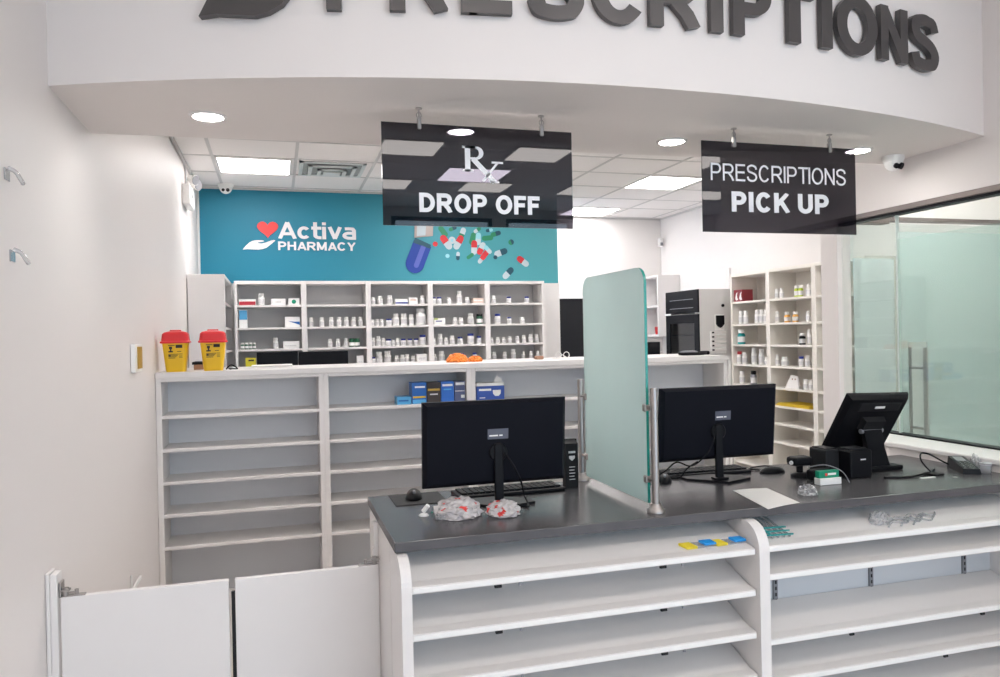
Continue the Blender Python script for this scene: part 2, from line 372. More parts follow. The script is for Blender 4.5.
# consulting room behind the glazing
g = G(); g.box(XR2, XR2+0.12, 0.9, 3.9, 0, 3.5); struct('wall_right', g, PAINT)
g = G(); g.box(XR, 6.6, 0.8, 0.9, 0, 3.5); struct('wall_consulting', g, PAINT)
g = G(); g.box(6.6, 6.7, YF, 0.9, 0, 3.5); struct('wall_right', g, PAINT)
g = G(); g.box(3.36, XR2, 3.9, 3.98, 2.29, 3.2); struct('wall_consulting', g, BACKW)
g = G(); g.box(XR+0.1, XR2, 0.9, 3.9, 3.0, 3.06); struct('ceiling', g, TILE)
# shop front with windows behind the camera
g = G(); g.box(XL, 6.6, YF-0.12, YF, 0, 0.5); g.box(XL, 6.6, YF-0.12, YF, 3.27, 3.5)
for x0, x1 in ((XL, -0.5), (1.35, 1.55), (3.0, 3.2), (6.2, 6.6)): g.box(x0, x1, YF-0.12, YF, 0.5, 3.27)
struct('wall_front', g, PAINT)
g = G(); g.box(-0.5, 1.35, YF-0.07, YF-0.06, 0.5, 3.27); g.box(1.55, 3.0, YF-0.07, YF-0.06, 0.5, 3.27); g.box(3.2, 6.2, YF-0.07, YF-0.06, 0.5, 3.27)
w = struct('window_1', g, CLEAR)
g = G()
for x in (-0.47, 1.32, 1.58, 2.98, 3.22, 4.2, 5.2, 6.18): g.box(x-0.03, x+0.03, YF-0.1, YF-0.03, 0.5, 3.27)
for z in (0.52, 3.25): g.box(-0.5, 6.2, YF-0.1, YF-0.03, z-0.03, z+0.03)
obj('window_frame', g, BLACKM, w)

for x0, x1 in ((-0.5, 1.35), (1.55, 3.0), (3.2, 6.2)):       # sampling portals for the daylight through the shop windows
    ld = bpy.data.lights.new('window_daylight', 'AREA'); ld.shape = 'RECTANGLE'; ld.size = x1-x0; ld.size_y = 2.67; ld.cycles.is_portal = True
    lo = bpy.data.objects.new('window_daylight', ld); COL.objects.link(lo); lo.location = ((x0+x1)/2, YF-0.15, 1.835); lo.rotation_euler = (PI/2, 0, 0)

# glazed partition: window_2, framed between the ledge and the dark rail
g = G(); g.box(XR+0.03, XR+0.04, 1.0, 3.535, 1.056, 2.17)
w = struct('window_2', g, CLEAR)
g = G(); g.box(XR+0.027, XR+0.0295, 1.0, 3.135, 1.06, 2.042); obj('frosted_film', g, FILM, w, label='pale green frosted film on the glass')
g = G(); g.box(XR-0.004, XR+0.07, 1.0, 3.535, 2.178, 2.206, bev=0.003); g.box(XR+0.005, XR+0.06, 1.0, 3.535, 2.165, 2.178, 1)
obj('window_frame', g, [DARKAL, BLACK], w, label='dark aluminium head rail')
g = G(); g.box(XR-0.002, XR+0.06, 1.0, 3.535, 1.0545, 1.062); obj('gasket', g, BLACK, w, label='black seal along the bottom of the glass')
g = G(); g.box(XR+0.026, XR+0.044, 3.14, 3.146, 1.062, 2.165); obj('glass_joint', g, mat('pale_green_glass_joint', (0.62, 0.70, 0.67), 0.3), w)
# glass wall and door across the far end of the consulting room
g = G(); g.box(3.36, XR2, 3.92, 3.93, 0, 2.25)
d = struct('door_1', g, CLEAR)
g = G(); g.box(3.44, 3.75, 3.914, 3.918, 0.05, 2.03); g.box(3.77, 3.85, 3.914, 3.918, 0.05, 2.2); g.box(3.85, 4.0, 3.914, 3.918, 1.5, 2.2); g.box(4.0, XR2, 3.914, 3.918, 0.05, 2.2); obj('frosted_film', g, FILM2, d)
g = G(); g.box(3.36, 3.70, 3.89, 3.96, 2.245, 2.29, bev=0.003); g.box(3.70, XR2, 3.90, 3.96, 2.265, 2.29)
obj('head_rail', g, DARKAL, d)
for n_, yy in (('door_handle', 3.86), ('door_handle', 3.99)):
    g = G(); g.cyl((3.93, yy, 0.84), (3.93, yy, 1.465), 0.015); g.cyl((3.93, 3.86, 1.335), (3.93, 3.99, 1.335), 0.008); g.cyl((3.93, 3.86, 0.95), (3.93, 3.99, 0.95), 0.008)
    obj(n_, g, STEEL, d, label='long vertical stainless pull bar')
# dark door in the far white wall
g = G(); g.box(3.30, 3.36, YB-0.03, YB, 0, 2.08, 1, 0.004); g.box(4.1, 4.16, YB-0.03, YB, 0, 2.08, 1, 0.004); g.box(3.30, 4.16, YB-0.035, YB, 2.03, 2.1, 1, 0.004); g.box(3.36, 4.1, YB-0.02, YB, 0, 2.03, 0)
d = struct('door_2', g, [BLACKM, BACKW])
g = G(); g.cyl((3.43, YB-0.02, 1.0), (3.43, YB-0.07, 1.0), 0.012); g.cyl((3.43, YB-0.07, 1.0), (3.54, YB-0.07, 1.0), 0.01); obj('door_handle', g, STEEL, d)
g = G(); g.box(XL, XL+0.012, 3.5, 4.84, 0, 0.1); struct('baseboard_left', g, WHITE)

# ---------------------------------------------------------------- lights
def panel(x, y, z, m, label, group, sx=0.555, sy=0.555):
    t = thing('panel_light', (x+sx/2, y+sy/2, z), label, 'ceiling light', group)
    g = G(); g.box(x, x+sx, y, y+sy, z-0.006, z-0.001); obj('diffuser', g, m, t)
    g = G(); w = 0.014
    g.box(x-w, x+sx+w, y-w, y, z-0.01, z, bev=0.002); g.box(x-w, x+sx+w, y+sy, y+sy+w, z-0.01, z, bev=0.002); g.box(x-w, x, y, y+sy, z-0.01, z, bev=0.002); g.box(x+sx, x+sx+w, y, y+sy, z-0.01, z, bev=0.002)
    obj('frame', g, WHITE, t); return t
panel(-0.42, 6.38, ZC, PANELM, 'square ceiling panel light left of the ceiling air vent', None)
panel(1.46, 6.39, ZC, PANELM, 'ceiling panel light seen through the dark drop off sign', None)
panel(3.365, 6.39, ZC, PANELM, 'large bright ceiling panel light between the two black hanging signs', None)
panel(3.33, 8.14, ZC, PANELM, 'farthest ceiling panel light, near the plain white back wall', None)
for x, w_ in ((0.52, 'left'), (1.46, 'middle'), (3.365, 'right')): panel(x, 4.3, ZC, PANELM, '%s added ceiling panel light of the unseen row behind the soffit' % w_, 'added ceiling panels behind the soffit')  # unseen row, added to light the dispensary
panel(3.6, 1.6, 3.0, PANELM, 'added unseen panel light inside the glazed consulting room, nearer the shop', None)  # unseen lamps, both added to brighten the consulting room
panel(3.6, 2.9, 3.0, PANELM, 'added unseen panel light inside the glazed consulting room, nearer the glass door', None)
SHOP = [(0.98, -2.0), (2.28, -2.03), (4.03, -2.0), (0.98, -3.74), (2.19, -3.74), (3.49, -3.74), (5.3, -2.0), (5.3, -3.74), (-0.55, 0.1), (0.35, 0.1), (1.25, 0.1), (2.15, 0.1), (4.0, 0.1)]  # row nearest the bulkhead and far-right pair are added to brighten the shop
for k, (x, y) in enumerate(SHOP):
    row = 'added row nearest the bulkhead' if y > 0 else ('middle row' if y > -3 else 'row nearest the shop windows')
    i_ = sorted([p[0] for p in SHOP if p[1] == y or abs(p[1]-y) < 0.1]).index(x)+1
    panel(x, y, ZF, SALESM, 'shop ceiling panel light, %s, %s from the left wall' % (row, ordn(i_)), 'shop ceiling panels behind the camera')
for (x, y), lb in zip(((-0.224, 3.0), (0.736, 3.008), (1.674, 2.98), (2.629, 2.95)), ('round downlight in the soffit nearest the left wall', 'round soffit downlight seen through the top of the drop off sign', 'round soffit downlight between the two black signs', 'round soffit downlight at the right corner of the pick up sign')):
    t = thing('recessed_downlight', (x, y, ZS), lb, 'ceiling light', 'recessed soffit downlights')
    g = G(); g.lathe([(0.052, -0.004), (0.052, -0.0005)], (x, y, ZS), 28, smooth=False); obj('lens', g, DOWNM, t)
    g = G(); prof = [(0.053, -0.001), (0.053, -0.006), (0.058, -0.008), (0.066, -0.004), (0.068, 0.0)]
    seg = 28; vs = []; fs = []
    for r, z in prof:
        for k in range(seg): a = 2*PI*k/seg; vs.append((x+r*math.cos(a), y+r*math.sin(a), ZS+z))
    for i in range(len(prof)-1):
        for k in range(seg): fs.append([i*seg+k, i*seg+(k+1) % seg, (i+1)*seg+(k+1) % seg, (i+1)*seg+k])
    g.add(vs, fs, 0, True); obj('trim_ring', g, WHITE, t)
# ceiling air vent
t = thing('ceiling_vent', (0.48, 6.68, ZC), 'grey square louvred air vent set in the ceiling grid', 'vent')
x0, x1, y0, y1 = 0.215, 0.755, 6.40, 6.93
VENTM = mat('vent_metal', (0.68, 0.72, 0.71), 0.45)
for i, (k, z) in enumerate(((0.0, 0.006), (0.075, 0.02), (0.15, 0.032))):
    g = G(); w = 0.03
    a, b, c, e = x0+k, x1-k, y0+k, y1-k
    g.box(a, b, c, c+w, ZC-z-0.006, ZC-z+0.004); g.box(a, b, e-w, e, ZC-z-0.006, ZC-z+0.004); g.box(a, a+w, c, e, ZC-z-0.006, ZC-z+0.004); g.box(b-w, b, c, e, ZC-z-0.006, ZC-z+0.004)
    obj('louvre_ring', g, VENTM, t)
g = G(); g.box(x0+0.2, x1-0.2, y0+0.2, y1-0.2, ZC-0.045, ZC-0.038); obj('centre_plate', g, VENTM, t)
g = G(); g.box(x0, x1, y0, y1, ZC-0.003, ZC-0.001); obj('duct_opening', g, mat('duct_lining', (0.34, 0.37, 0.36), 0.8), t)

# ---------------------------------------------------------------- bulkhead lettering
LET = [('P', -1.185, -1.025), ('R', -0.985, -0.80), ('E', -0.755, -0.59), ('S', -0.535, -0.345), ('C', -0.315, -0.12), ('R', -0.105, 0.085), ('I', 0.13, 0.18), ('P', 0.222, 0.385), ('T', 0.40, 0.585), ('I', 0.622, 0.675), ('O', 0.70, 0.915), ('N', 0.94, 1.10), ('S', 1.125, 1.31)]
where = {0: 'the first letter after the hand emblem', 1: 'between P and E', 2: 'between R and S, above the drop off sign', 3: 'between E and C', 4: 'between S and R', 5: 'between C and I', 6: 'between R and P', 7: 'between I and T', 8: 'between P and I', 9: 'between T and O', 10: 'between I and N', 11: 'between O and the last S', 12: 'last letter of the bulkhead word'}
for k, (c, a, b) in enumerate(LET):
    s = (a+b)/2; p, t, n = arc(s); v = Vector((p.x, p.y, 0)); q_ = -v.dot(n); s -= 0.028*v.dot(t)/q_; dz = 0.028*1.14/q_; p, t, n = arc(s, 0.006)
    g = G(); z0, z1 = (2.642, 2.862) if c in 'SOC' else (2.647, 2.856)
    z0 -= dz; z1 -= dz
    text(g, c, -(b-a)/2, (b-a)/2, z0, z1, p, t, (0, 0, 1), n, off=0.205, thick=0.022)
    sx_ = -(b-a)/2+0.02 if c in 'PREN' else 0.0; dq = 0.02 if c in 'SOC' else 0.05      # wall studs hidden behind the strokes
    for q in (z0+dq, z1-dq): g.cyl(p+t*sx_+Vector((0, 0, q))-n*0.010, p+t*sx_+Vector((0, 0, q)), 0.006, 8)
    o = obj('sign_letter', g, LETTER, None, (p.x, p.y, z0))
    tag(o, 'charcoal raised capital %s on white bulkhead, %s' % (c, where[k]), 'letter', 'bulkhead letters')
HAND = [(0, 0), (.10, .38), (.2, .7), (.3, .88), (.42, .95), (.6, .95), (.66, .88), (.6, .8), (.48, .74), (.46, .66), (.56, .62), (.7, .72), (.86, .93), (.95, 1.0), (1, .95), (.96, .82), (.84, .5), (.72, .2), (.6, .06), (.48, .0), (.3, .02), (.15, .04)]
p, t, n = arc(-1.395, 0.006)
g = G(); g.prism([((x-0.5)*0.36, 2.612+z*0.18) for x, z in HAND], p, t, (0, 0, 1), n, 0.03)
for q in (-0.05, 0.05): g.cyl(p+t*q+Vector((0, 0, 2.68))-n*0.014, p+t*q+Vector((0, 0, 2.68)), 0.006, 8)
tag(obj('hand_emblem', g, LETTER, None, (p.x, p.y, 2.63)), 'charcoal raised open hand emblem left of the bulkhead lettering', 'emblem')

# ---------------------------------------------------------------- hanging signs
def hanging(x0, x1, hooks, label, build):
    Y0 = 2.735; t = thing('hanging_sign', ((x0+x1)/2, Y0, 2.012), label, 'sign', 'black hanging signs')
    g = G(); g.box(x0, x1, Y0, Y0+0.005, 2.002, 2.373); obj('panel', g, ACRYL, t)
    for hx in hooks:
        g = G(); g.cyl((hx, Y0+0.002, 2.385), (hx, Y0+0.002, 2.43), 0.0035, 10); g.lathe([(0.012, 0), (0.012, 0.004)], (hx, Y0+0.002, 2.426), 14)
        pts = [(hx+0.008*math.cos(a), Y0+0.002, 2.404+0.011*math.sin(a)) for a in [2*PI*i/14 for i in range(15)]]
        g.tube(pts, 0.002, 6)
        g.box(hx-0.007, hx+0.007, Y0-0.007, Y0+0.012, 2.352, 2.394, bev=0.003)
        obj('hanger', g, STEEL, t)
    build(t, Y0-0.0005); return t
RXP = G()
def rx(t, y):
    g = G(); X0, Z0 = 0.672, 2.206; th = 0.002
    def bx(a, b, c, d): g.box(X0+a, X0+b, y-th, y, Z0+c, Z0+d)
    bx(0.0, 0.05, 0.086, 0.094); bx(0.010, 0.030, 0.0, 0.094); bx(0.0, 0.042, 0.0, 0.008)
    # bowl of the R
    outer = [(0.028, 0.094)]+[(0.052+0.029*math.sin(a), 0.0695+0.0245*math.cos(a)) for a in [PI*i/12 for i in range(13)]]+[(0.028, 0.045)]
    inner = [(0.028, 0.053)]+[(0.049+0.015*math.sin(a), 0.0695+0.0165*math.cos(a)) for a in [PI*(12-i)/12 for i in range(13)]]+[(0.028, 0.086)]
    n = len(outer); vs = []; fs = []
    inner = inner[::-1]
    for (a, b), (c, d) in zip(outer, inner): vs += [(X0+a, y-th, Z0+b), (X0+c, y-th, Z0+d), (X0+a, y, Z0+b), (X0+c, y, Z0+d)]
    for i in range(n-1):
        k = 4*i; fs += [[k, k+4, k+5, k+1], [k+2, k+3, k+7, k+6], [k, k+2, k+6, k+4], [k+1, k+5, k+7, k+3]]
    g.add(vs, fs)
    def bar(p, q, w):
        p = Vector(p); q = Vector(q); dd = (q-p).normalized(); nn = Vector((-dd.y, dd.x))*w/2
        g.prism([tuple(p+nn), tuple(q+nn), tuple(q-nn), tuple(p-nn)], (X0, y, Z0), (1, 0, 0), (0, 0, 1), (0, -1, 0), th)
    bar((0.04, 0.048), (0.122, -0.036), 0.019); bar((0.135, 0.037), (0.078, -0.034), 0.008)
    bar((0.112, 0.037), (0.156, 0.037), 0.007); bar((0.104, -0.036), (0.140, -0.036), 0.006)
    obj('rx_symbol', g, VINYL, t, label='white prescription symbol')
    g = G(); flat(g, 'DROP OFF', 0.508, 0.970, 2.052, 2.122, y, off=0.215, gap=0.10); obj('lettering', g, VINYL, t, label='white DROP OFF lettering')
hanging(0.376, 1.106, (0.514, 0.985), 'black glossy hanging sign reading DROP OFF with a prescription symbol', rx)
def pk(t, y):
    g = G(); flat(g, 'PRESCRIPTIONS', 1.711, 2.371, 2.213, 2.283, y, off=0.11, gap=0.13); obj('lettering', g, VINYL, t, label='thin white PRESCRIPTIONS lettering')
    g = G(); flat(g, 'PICK UP', 1.806, 2.281, 2.087, 2.170, y, off=0.22, gap=0.12); obj('lettering', g, VINYL, t, label='bold white PICK UP lettering')
hanging(1.672, 2.424, (1.824, 2.294), 'black glossy hanging sign reading PRESCRIPTIONS PICK UP', pk)

# ---------------------------------------------------------------- teal mural with logo and capsules
t = thing('wall_mural', (1.1, YT, 2.6), 'teal printed wall mural with white logo and spilled capsules', 'mural')
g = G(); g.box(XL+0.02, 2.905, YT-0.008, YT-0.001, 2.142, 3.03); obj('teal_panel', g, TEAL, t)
LW = mat('white_logo_acrylic', (0.86, 0.85, 0.87), 0.4, var=0)
yw = YT-0.008
g = G(); flat(g, 'Activa', 0.038, 0.778, 2.571, 2.735, yw, off=0.17, thick=0.012, gap=0.085); obj('lettering', g, LW, t, label='white raised Activa lettering')
g = G(); flat(g, 'PHARMACY', 0.036, 0.774, 2.461, 2.543, yw, off=0.19, thick=0.012, gap=0.1); obj('lettering', g, LW, t, label='white raised PHARMACY lettering')
g = G(); hp = []
for i in range(40):
    a = 2*PI*i/40; hp.append((16*math.sin(a)**3/32, (13*math.cos(a)-5*math.cos(2*a)-2*math.cos(3*a)-math.cos(4*a))/30))
g.prism([(-0.057+x*0.195, 2.665+z*0.165) for x, z in hp], (0, yw, 0), (1, 0, 0), (0, 0, 1), (0, -1, 0), 0.012); obj('heart_emblem', g, HEART, t, label='red heart emblem')
g = G(); g.prism([(-0.288+x*0.30, 2.462+z*0.095) for x, z in HAND], (0, yw, 0), (1, 0, 0), (0, 0, 1), (0, -1, 0), 0.012); obj('hand_emblem', g, LW, t, label='white open hand emblem')
PC = dict(W=mat('print_white', (0.52, 0.62, 0.66), 0.5), R=mat('print_red', (0.62, 0.03, 0.04), 0.5), Gn=mat('print_green', (0.02, 0.25, 0.12), 0.5), D=mat('print_dark_teal', (0.01, 0.08, 0.12), 0.5), T=mat('print_pale_teal', (0.30, 0.65, 0.72), 0.5), B=mat('print_blue', (0.008, 0.05, 0.33), 0.5), L=mat('print_light_blue', (0.10, 0.13, 0.50), 0.5), S=mat('print_silver', (0.45, 0.40, 0.38), 0.5))
keys = list(PC)
def cap_poly(L, w):
    half = []
    r = w/2
    for i in range(9): a = -PI/2+PI*i/8; half.append((L/2-r+r*math.cos(a), r*math.sin(a)))
    return [(0, -r)]+half+[(0, r)]
g = G(); lay = [0]
def pill(px_, py_, L, ang, ca, cb, w=0.42):
    # px_,py_ : place on the mural in cm from its lower left corner
    lay[0] += 1; yy = yw-0.0003*lay[0]-0.0002
    cx, cz = px_, py_; W = L*w
    for sgn, c in ((1, ca), (-1, cb)):
        a = ang+(0 if sgn > 0 else PI); ux = (math.cos(a), 0, math.sin(a)); uy = (-math.sin(a), 0, math.cos(a))
        g.prism(cap_poly(L, W), (cx, yy, cz), ux, uy, (0, -1, 0), 0.0002, keys.index(c))
def MP(u, v):   # mural coordinates: metres on the wall
    return 1.0+ (u-380)/101.0*1.0, v
PL = [(1.66, 2.67, .15, 2.2, 'Gn', 'Gn'), (1.86, 2.65, .15, 1.2, 'W', 'Gn'), (1.69, 2.56, .19, 2.2, 'R', 'W'), (1.82, 2.56, .18, 1.05, 'R', 'W'), (1.97, 2.60, .15, 1.3, 'Gn', 'Gn'),
      (2.03, 2.60, .15, 1.5, 'T', 'W'), (2.13, 2.61, .14, 0.1, 'Gn', 'Gn'), (2.22, 2.655, .13, 0.3, 'D', 'Gn'), (1.985, 2.51, .17, 1.55, 'R', 'W'), (2.06, 2.50, .16, 1.1, 'W', 'R'), (2.10, 2.44, .15, 0.9, 'R', 'R'), (2.06, 2.39, .12, 0.9, 'R', 'W'),
      (2.13, 2.49, .12, 2.3, 'T', 'W'), (1.94, 2.42, .10, 0.6, 'Gn', 'Gn'), (1.81, 2.42, .10, 1.5, 'W', 'D'), (1.70, 2.42, .05, 0, 'T', 'T'), (2.27, 2.46, .17, 0.35, 'D', 'W'), (2.21, 2.41, .05, 0, 'D', 'D'), (2.385, 2.57, .07, 0.4, 'D', 'Gn'), (2.51, 2.37, .17, 2.5, 'R', 'W'), (2.345, 2.245, .17, 0.8, 'D', 'W'),
      (1.575, 2.54, .06, 0, 'R', 'R'), (1.49, 2.50, .05, 0, 'R', 'R'), (1.76, 2.70, .10, 0.4, 'D', 'Gn'), (2.02, 2.69, .10, 0.6, 'Gn', 'W'), (2.15, 2.69, .09, 0.2, 'T', 'D')]
for x, z, L, a, ca, cb in PL: pill(x, z, L*0.88, a, ca, cb, 0.42 if L > 0.08 else 0.95)
# round tablet
lay[0] += 1
g.prism([(1.75+0.037*math.cos(a), 2.58+0.037*math.sin(a)) for a in [2*PI*i/18 for i in range(18)]], (0, yw-0.01, 0), (1, 0, 0), (0, 0, 1), (0, -1, 0), 0.0002, keys.index('W'))
g.prism([(1.75+0.013*math.cos(a), 2.58+0.018*math.sin(a)) for a in [2*PI*i/12 for i in range(12)]], (0, yw-0.0103, 0), (1, 0, 0), (0, 0, 1), (0, -1, 0), 0.0002, keys.index('T'))
# big open capsule: blue half below, pale half above
a = math.radians(68)
ux = (math.cos(a), 0, math.sin(a)); uy = (-math.sin(a), 0, math.cos(a))
def half_big(cx, cz, L, w, flip, c, lay2):
    r = w/2; pts = [(0, -r)]+[(L-r+r*math.cos(t_), r*math.sin(t_)) for t_ in [-PI/2+PI*i/10 for i in range(11)]]+[(0, r)]
    s_ = -1 if flip else 1
    g.prism([(s_*p_, q_) for p_, q_ in pts], (cx, yw-0.0106-lay2, cz), ux, uy, (0, -1, 0), 0.0002, keys.index(c))
half_big(1.445, 2.545, 0.32, 0.19, True, 'B', 0); half_big(1.455, 2.52, 0.24, 0.05, True, 'L', 0.0003)
g.prism([(-0.09, -0.035), (0.09, -0.03), (0.085, 0.012), (-0.09, 0.02)], (1.445, yw-0.0108, 2.55), (0.93, 0, -0.36), (0.36, 0, 0.93), (0, -1, 0), 0.0003, keys.index('D'))
g.prism([(1.36, 2.60), (1.55, 2.62), (1.56, 2.76), (1.37, 2.80)], (0, yw-0.0106, 0), (1, 0, 0), (0, 0, 1), (0, -1, 0), 0.0002, keys.index('S'))
g.prism([(1.385, 2.615), (1.475, 2.625), (1.485, 2.78), (1.395, 2.79)], (0, yw-0.0109, 0), (1, 0, 0), (0, 0, 1), (0, -1, 0), 0.0002, keys.index('W'))
obj('capsule_print', g, list(PC.values()), t, label='printed red, white, green and blue capsules spilling from a big blue one')

# ---------------------------------------------------------------- shelving units
def shelving(x, y, rz, w, h, zs, label, group, m=WHITE, depth=0.30, side_w=0.025, th=0.02, base=0.0, front_top=0.03, bm_=None, name='shelving_unit'):
    """local frame: width along x, open front at y=0, back at y=depth"""
    t = local_thing(name, label, 'shelving', group)
    g = G(); g.box(0, side_w, 0, depth, base, h, bev=0.002); obj('side_panel', g, m, t)
    g = G(); g.box(w-side_w, w, 0, depth, base, h, bev=0.002); obj('side_panel', g, m, t)
    g = G(); g.box(side_w, w-side_w, depth-0.012, depth, base+0.02, h-0.01); obj('back_panel', g, bm_ or (BACKP if m is WHITE else CREAM), t)
    g = G(); g.box(side_w, w-side_w, 0.0, depth, h-front_top, h, bev=0.002); obj('top_panel', g, m, t)
    for z in zs:
        g = G(); g.box(side_w, w-side_w, 0.004, depth-0.012, z-th, z, bev=0.002); obj('shelf', g, m, t)
    if base == 0:
        g = G(); g.box(side_w, w-side_w, 0.03, 0.045, 0, 0.1); obj('plinth', g, m, t)
    t.location = (x, y, 0); t.rotation_euler = (0, 0, rz)
    return t
EX = [-0.36, 0.255, 0.852, 1.454, 2.032, 2.635]
ZR = [1.92, 1.713, 1.515, 1.345, 1.10, 0.85, 0.55, 0.25]
for i in range(5):
    shelving(EX[i], 7.335, 0, EX[i+1]-EX[i], 2.142, ZR, 'white open shelving bay under the teal mural, %s from the left' % ordn(i+1), 'wall shelving under the mural')
g = G(); g.box(2.64, 2.90, 7.60, YT-0.001, 0, 2.135, bev=0.002); tag(obj('filler_panel', g, WHITE, None, (2.77, 7.6, 0)), 'plain white filler panel right of the mural wall shelving', 'panel')
shelving(-0.395, 6.61, PI/2, 0.99, 2.142, ZR, 'tall white shelving with plain end panel against the left wall', None, depth=0.285)
# dispensary counter shelving facing the shop
CX = [-0.684, 0.276, 1.219, 2.18, 3.14]
CZ = [1.165, 0.968, 0.775, 0.582, 0.392]
wl = ['under the two sharps bins', 'holding the blue boxes at its right end', 'holding the blue mask box', 'at the right end behind the glass partition']
for i in range(4):
    shelving(CX[i], 4.846, 0, CX[i+1]-CX[i], 1.385, CZ, 'white low open shelving bay %s' % wl[i], 'counter-height shelving bays', side_w=0.03, front_top=0.022, bm_=BACKL)
t = thing('dispensary_worktop', (1.2, 5.1, 1.385), 'long white worktop over the low shelving bays', 'worktop')
g = G(); g.box(-0.684, 3.079, 4.835, 5.45, 1.385, 1.42, bev=0.003); obj('top', g, WHITE, t)
# bull-nosed upright at the right end
g = G(); poly = [(3.0805, 1.386), (3.0805, 1.42), (3.10, 1.42)]+[(3.10+0.06*math.sin(a), 1.36+0.06*math.cos(a)) for a in [PI/2*i/8 for i in range(1, 9)]]+[(3.16, 0.0), (3.142, 0.0), (3.142, 1.386)]
g.prism(poly, (0, 5.45, 0), (1, 0, 0), (0, 0, 1), (0, -1, 0), 0.615)
tag(obj('counter_end_panel', g, WHITE, None, (3.1, 5.1, 0)), 'white rounded upright capping the right end of the worktop', 'panel')
# right-hand wall unit (three bays along the wall)
UZ = [1.885, 1.66, 1.456, 1.258, 1.058, 0.89, 0.726, 0.556, 0.28]
for i, (y, uw) in enumerate(((6.80, 0.61), (6.189, 0.64), (5.548, 0.60))):
    shelving(4.455, y, -PI/2, uw, 2.165, UZ, ['cream wall shelving bay nearest the black fridge', 'cream wall shelving bay holding the yellow folders', 'narrow-looking cream shelving bay beside the pillar'][i], 'cream shelving along the right wall', m=CREAM, depth=0.31, side_w=0.028)
# cupboard shelf with open cells at the far right corner
t = thing('wall_shelf', (4.6, 8.5, 1.54), 'small white open wall shelf above the far black monitor', 'shelf')
g = G(); g.box(4.47, XR2-0.002, 8.36, 8.385, 1.54, 2.29, bev=0.002); obj('side_panel', g, WHITE, t)
g = G(); g.box(4.47, XR2-0.002, 8.80, 8.825, 1.54, 2.29, bev=0.002); obj('side_panel', g, WHITE, t)
for z in (1.54, 1.90, 2.265):
    g = G(); g.box(4.475, XR2-0.002, 8.385, 8.80, z, z+0.025, bev=0.002); obj('shelf', g, WHITE, t)
g = G(); g.box(XR2-0.012, XR2-0.002, 8.385, 8.80, 1.566, 2.264); obj('back_panel', g, BACKP, t)
for yy, lb in ((8.42, 'red plastic cup nearer the end panel on the small white wall shelf'), (8.50, 'red plastic cup deeper on the small white wall shelf')):
    g = G(); g.lathe([(0.026, 0), (0.036, 0.09), (0.038, 0.09), (0.038, 0.095), (0.033, 0.095)], (4.53, yy, 1.566), 16)
    tag(obj('cup', g, RED, None, (4.53, yy, 1.566)), lb, 'cup', 'red cups on the wall shelf')

# ---------------------------------------------------------------- bottles
def bottle_proto(kind):
    """unit bottle: height 1, width 1 in local units, base at z=0"""
    if kind in 'wt':
        prof = [(0.44, 0.0), (0.5, 0.03), (0.5, 0.60), (0.46, 0.68), (0.33, 0.74), (0.33, 0.76)]; cap = [(0.40, 0.755), (0.41, 0.77), (0.41, 0.98), (0.36, 1.0)]; cm = BOTTLE
    elif kind == 'b':
        prof = [(0.44, 0.0), (0.5, 0.03), (0.5, 0.66), (0.46, 0.74), (0.40, 0.78)]; cap = [(0.45, 0.775), (0.46, 0.79), (0.46, 0.98), (0.42, 1.0)]; cm = NAVY
    else:
        prof = [(0.44, 0.0), (0.5, 0.03), (0.5, 0.72), (0.46, 0.78), (0.42, 0.80)]; cap = [(0.46, 0.795), (0.47, 0.80), (0.47, 0.98), (0.42, 1.0)]; cm = BLACK
    g = G(); g.lathe(prof, (0, 0, 0), 14); root = obj('pill_bottle', g, {'g': GREEN}.get(kind, BOTTLE))
    g = G(); g.lathe(cap, (0, 0, 0), 14); obj('cap', g, cm, root)
    g = G(); g.lathe([(0.505, 0.14), (0.505, 0.52)], (0, 0, 0), 14); obj('bottle_label', g, LABELM if kind != 'g' else BOTTLE, root)
    return root
PROT = {}
def bottle(kind, x, y, z, w, h, label, group, body=None, capm=None, d=None):
    first = (kind, body.name if body else '', capm.name if capm else '') not in PROT
    key = (kind, body.name if body else '', capm.name if capm else '')
    if first:
        r = bottle_proto(kind); PROT[key] = r
        if body: r.data.materials[0] = body
        if capm:
            for ch in r.children:
                if ch.name.startswith('cap'): ch.data.materials[0] = capm
    else: r = copy_tree(PROT[key])
    r.location = (x, y, z+0.0005); r.scale = (w*1.1, (d or w)*1.1, h*1.04); r.rotation_euler = (0, 0, random.uniform(-0.5, 0.5))
    tag(r, label, 'bottle', group); return r
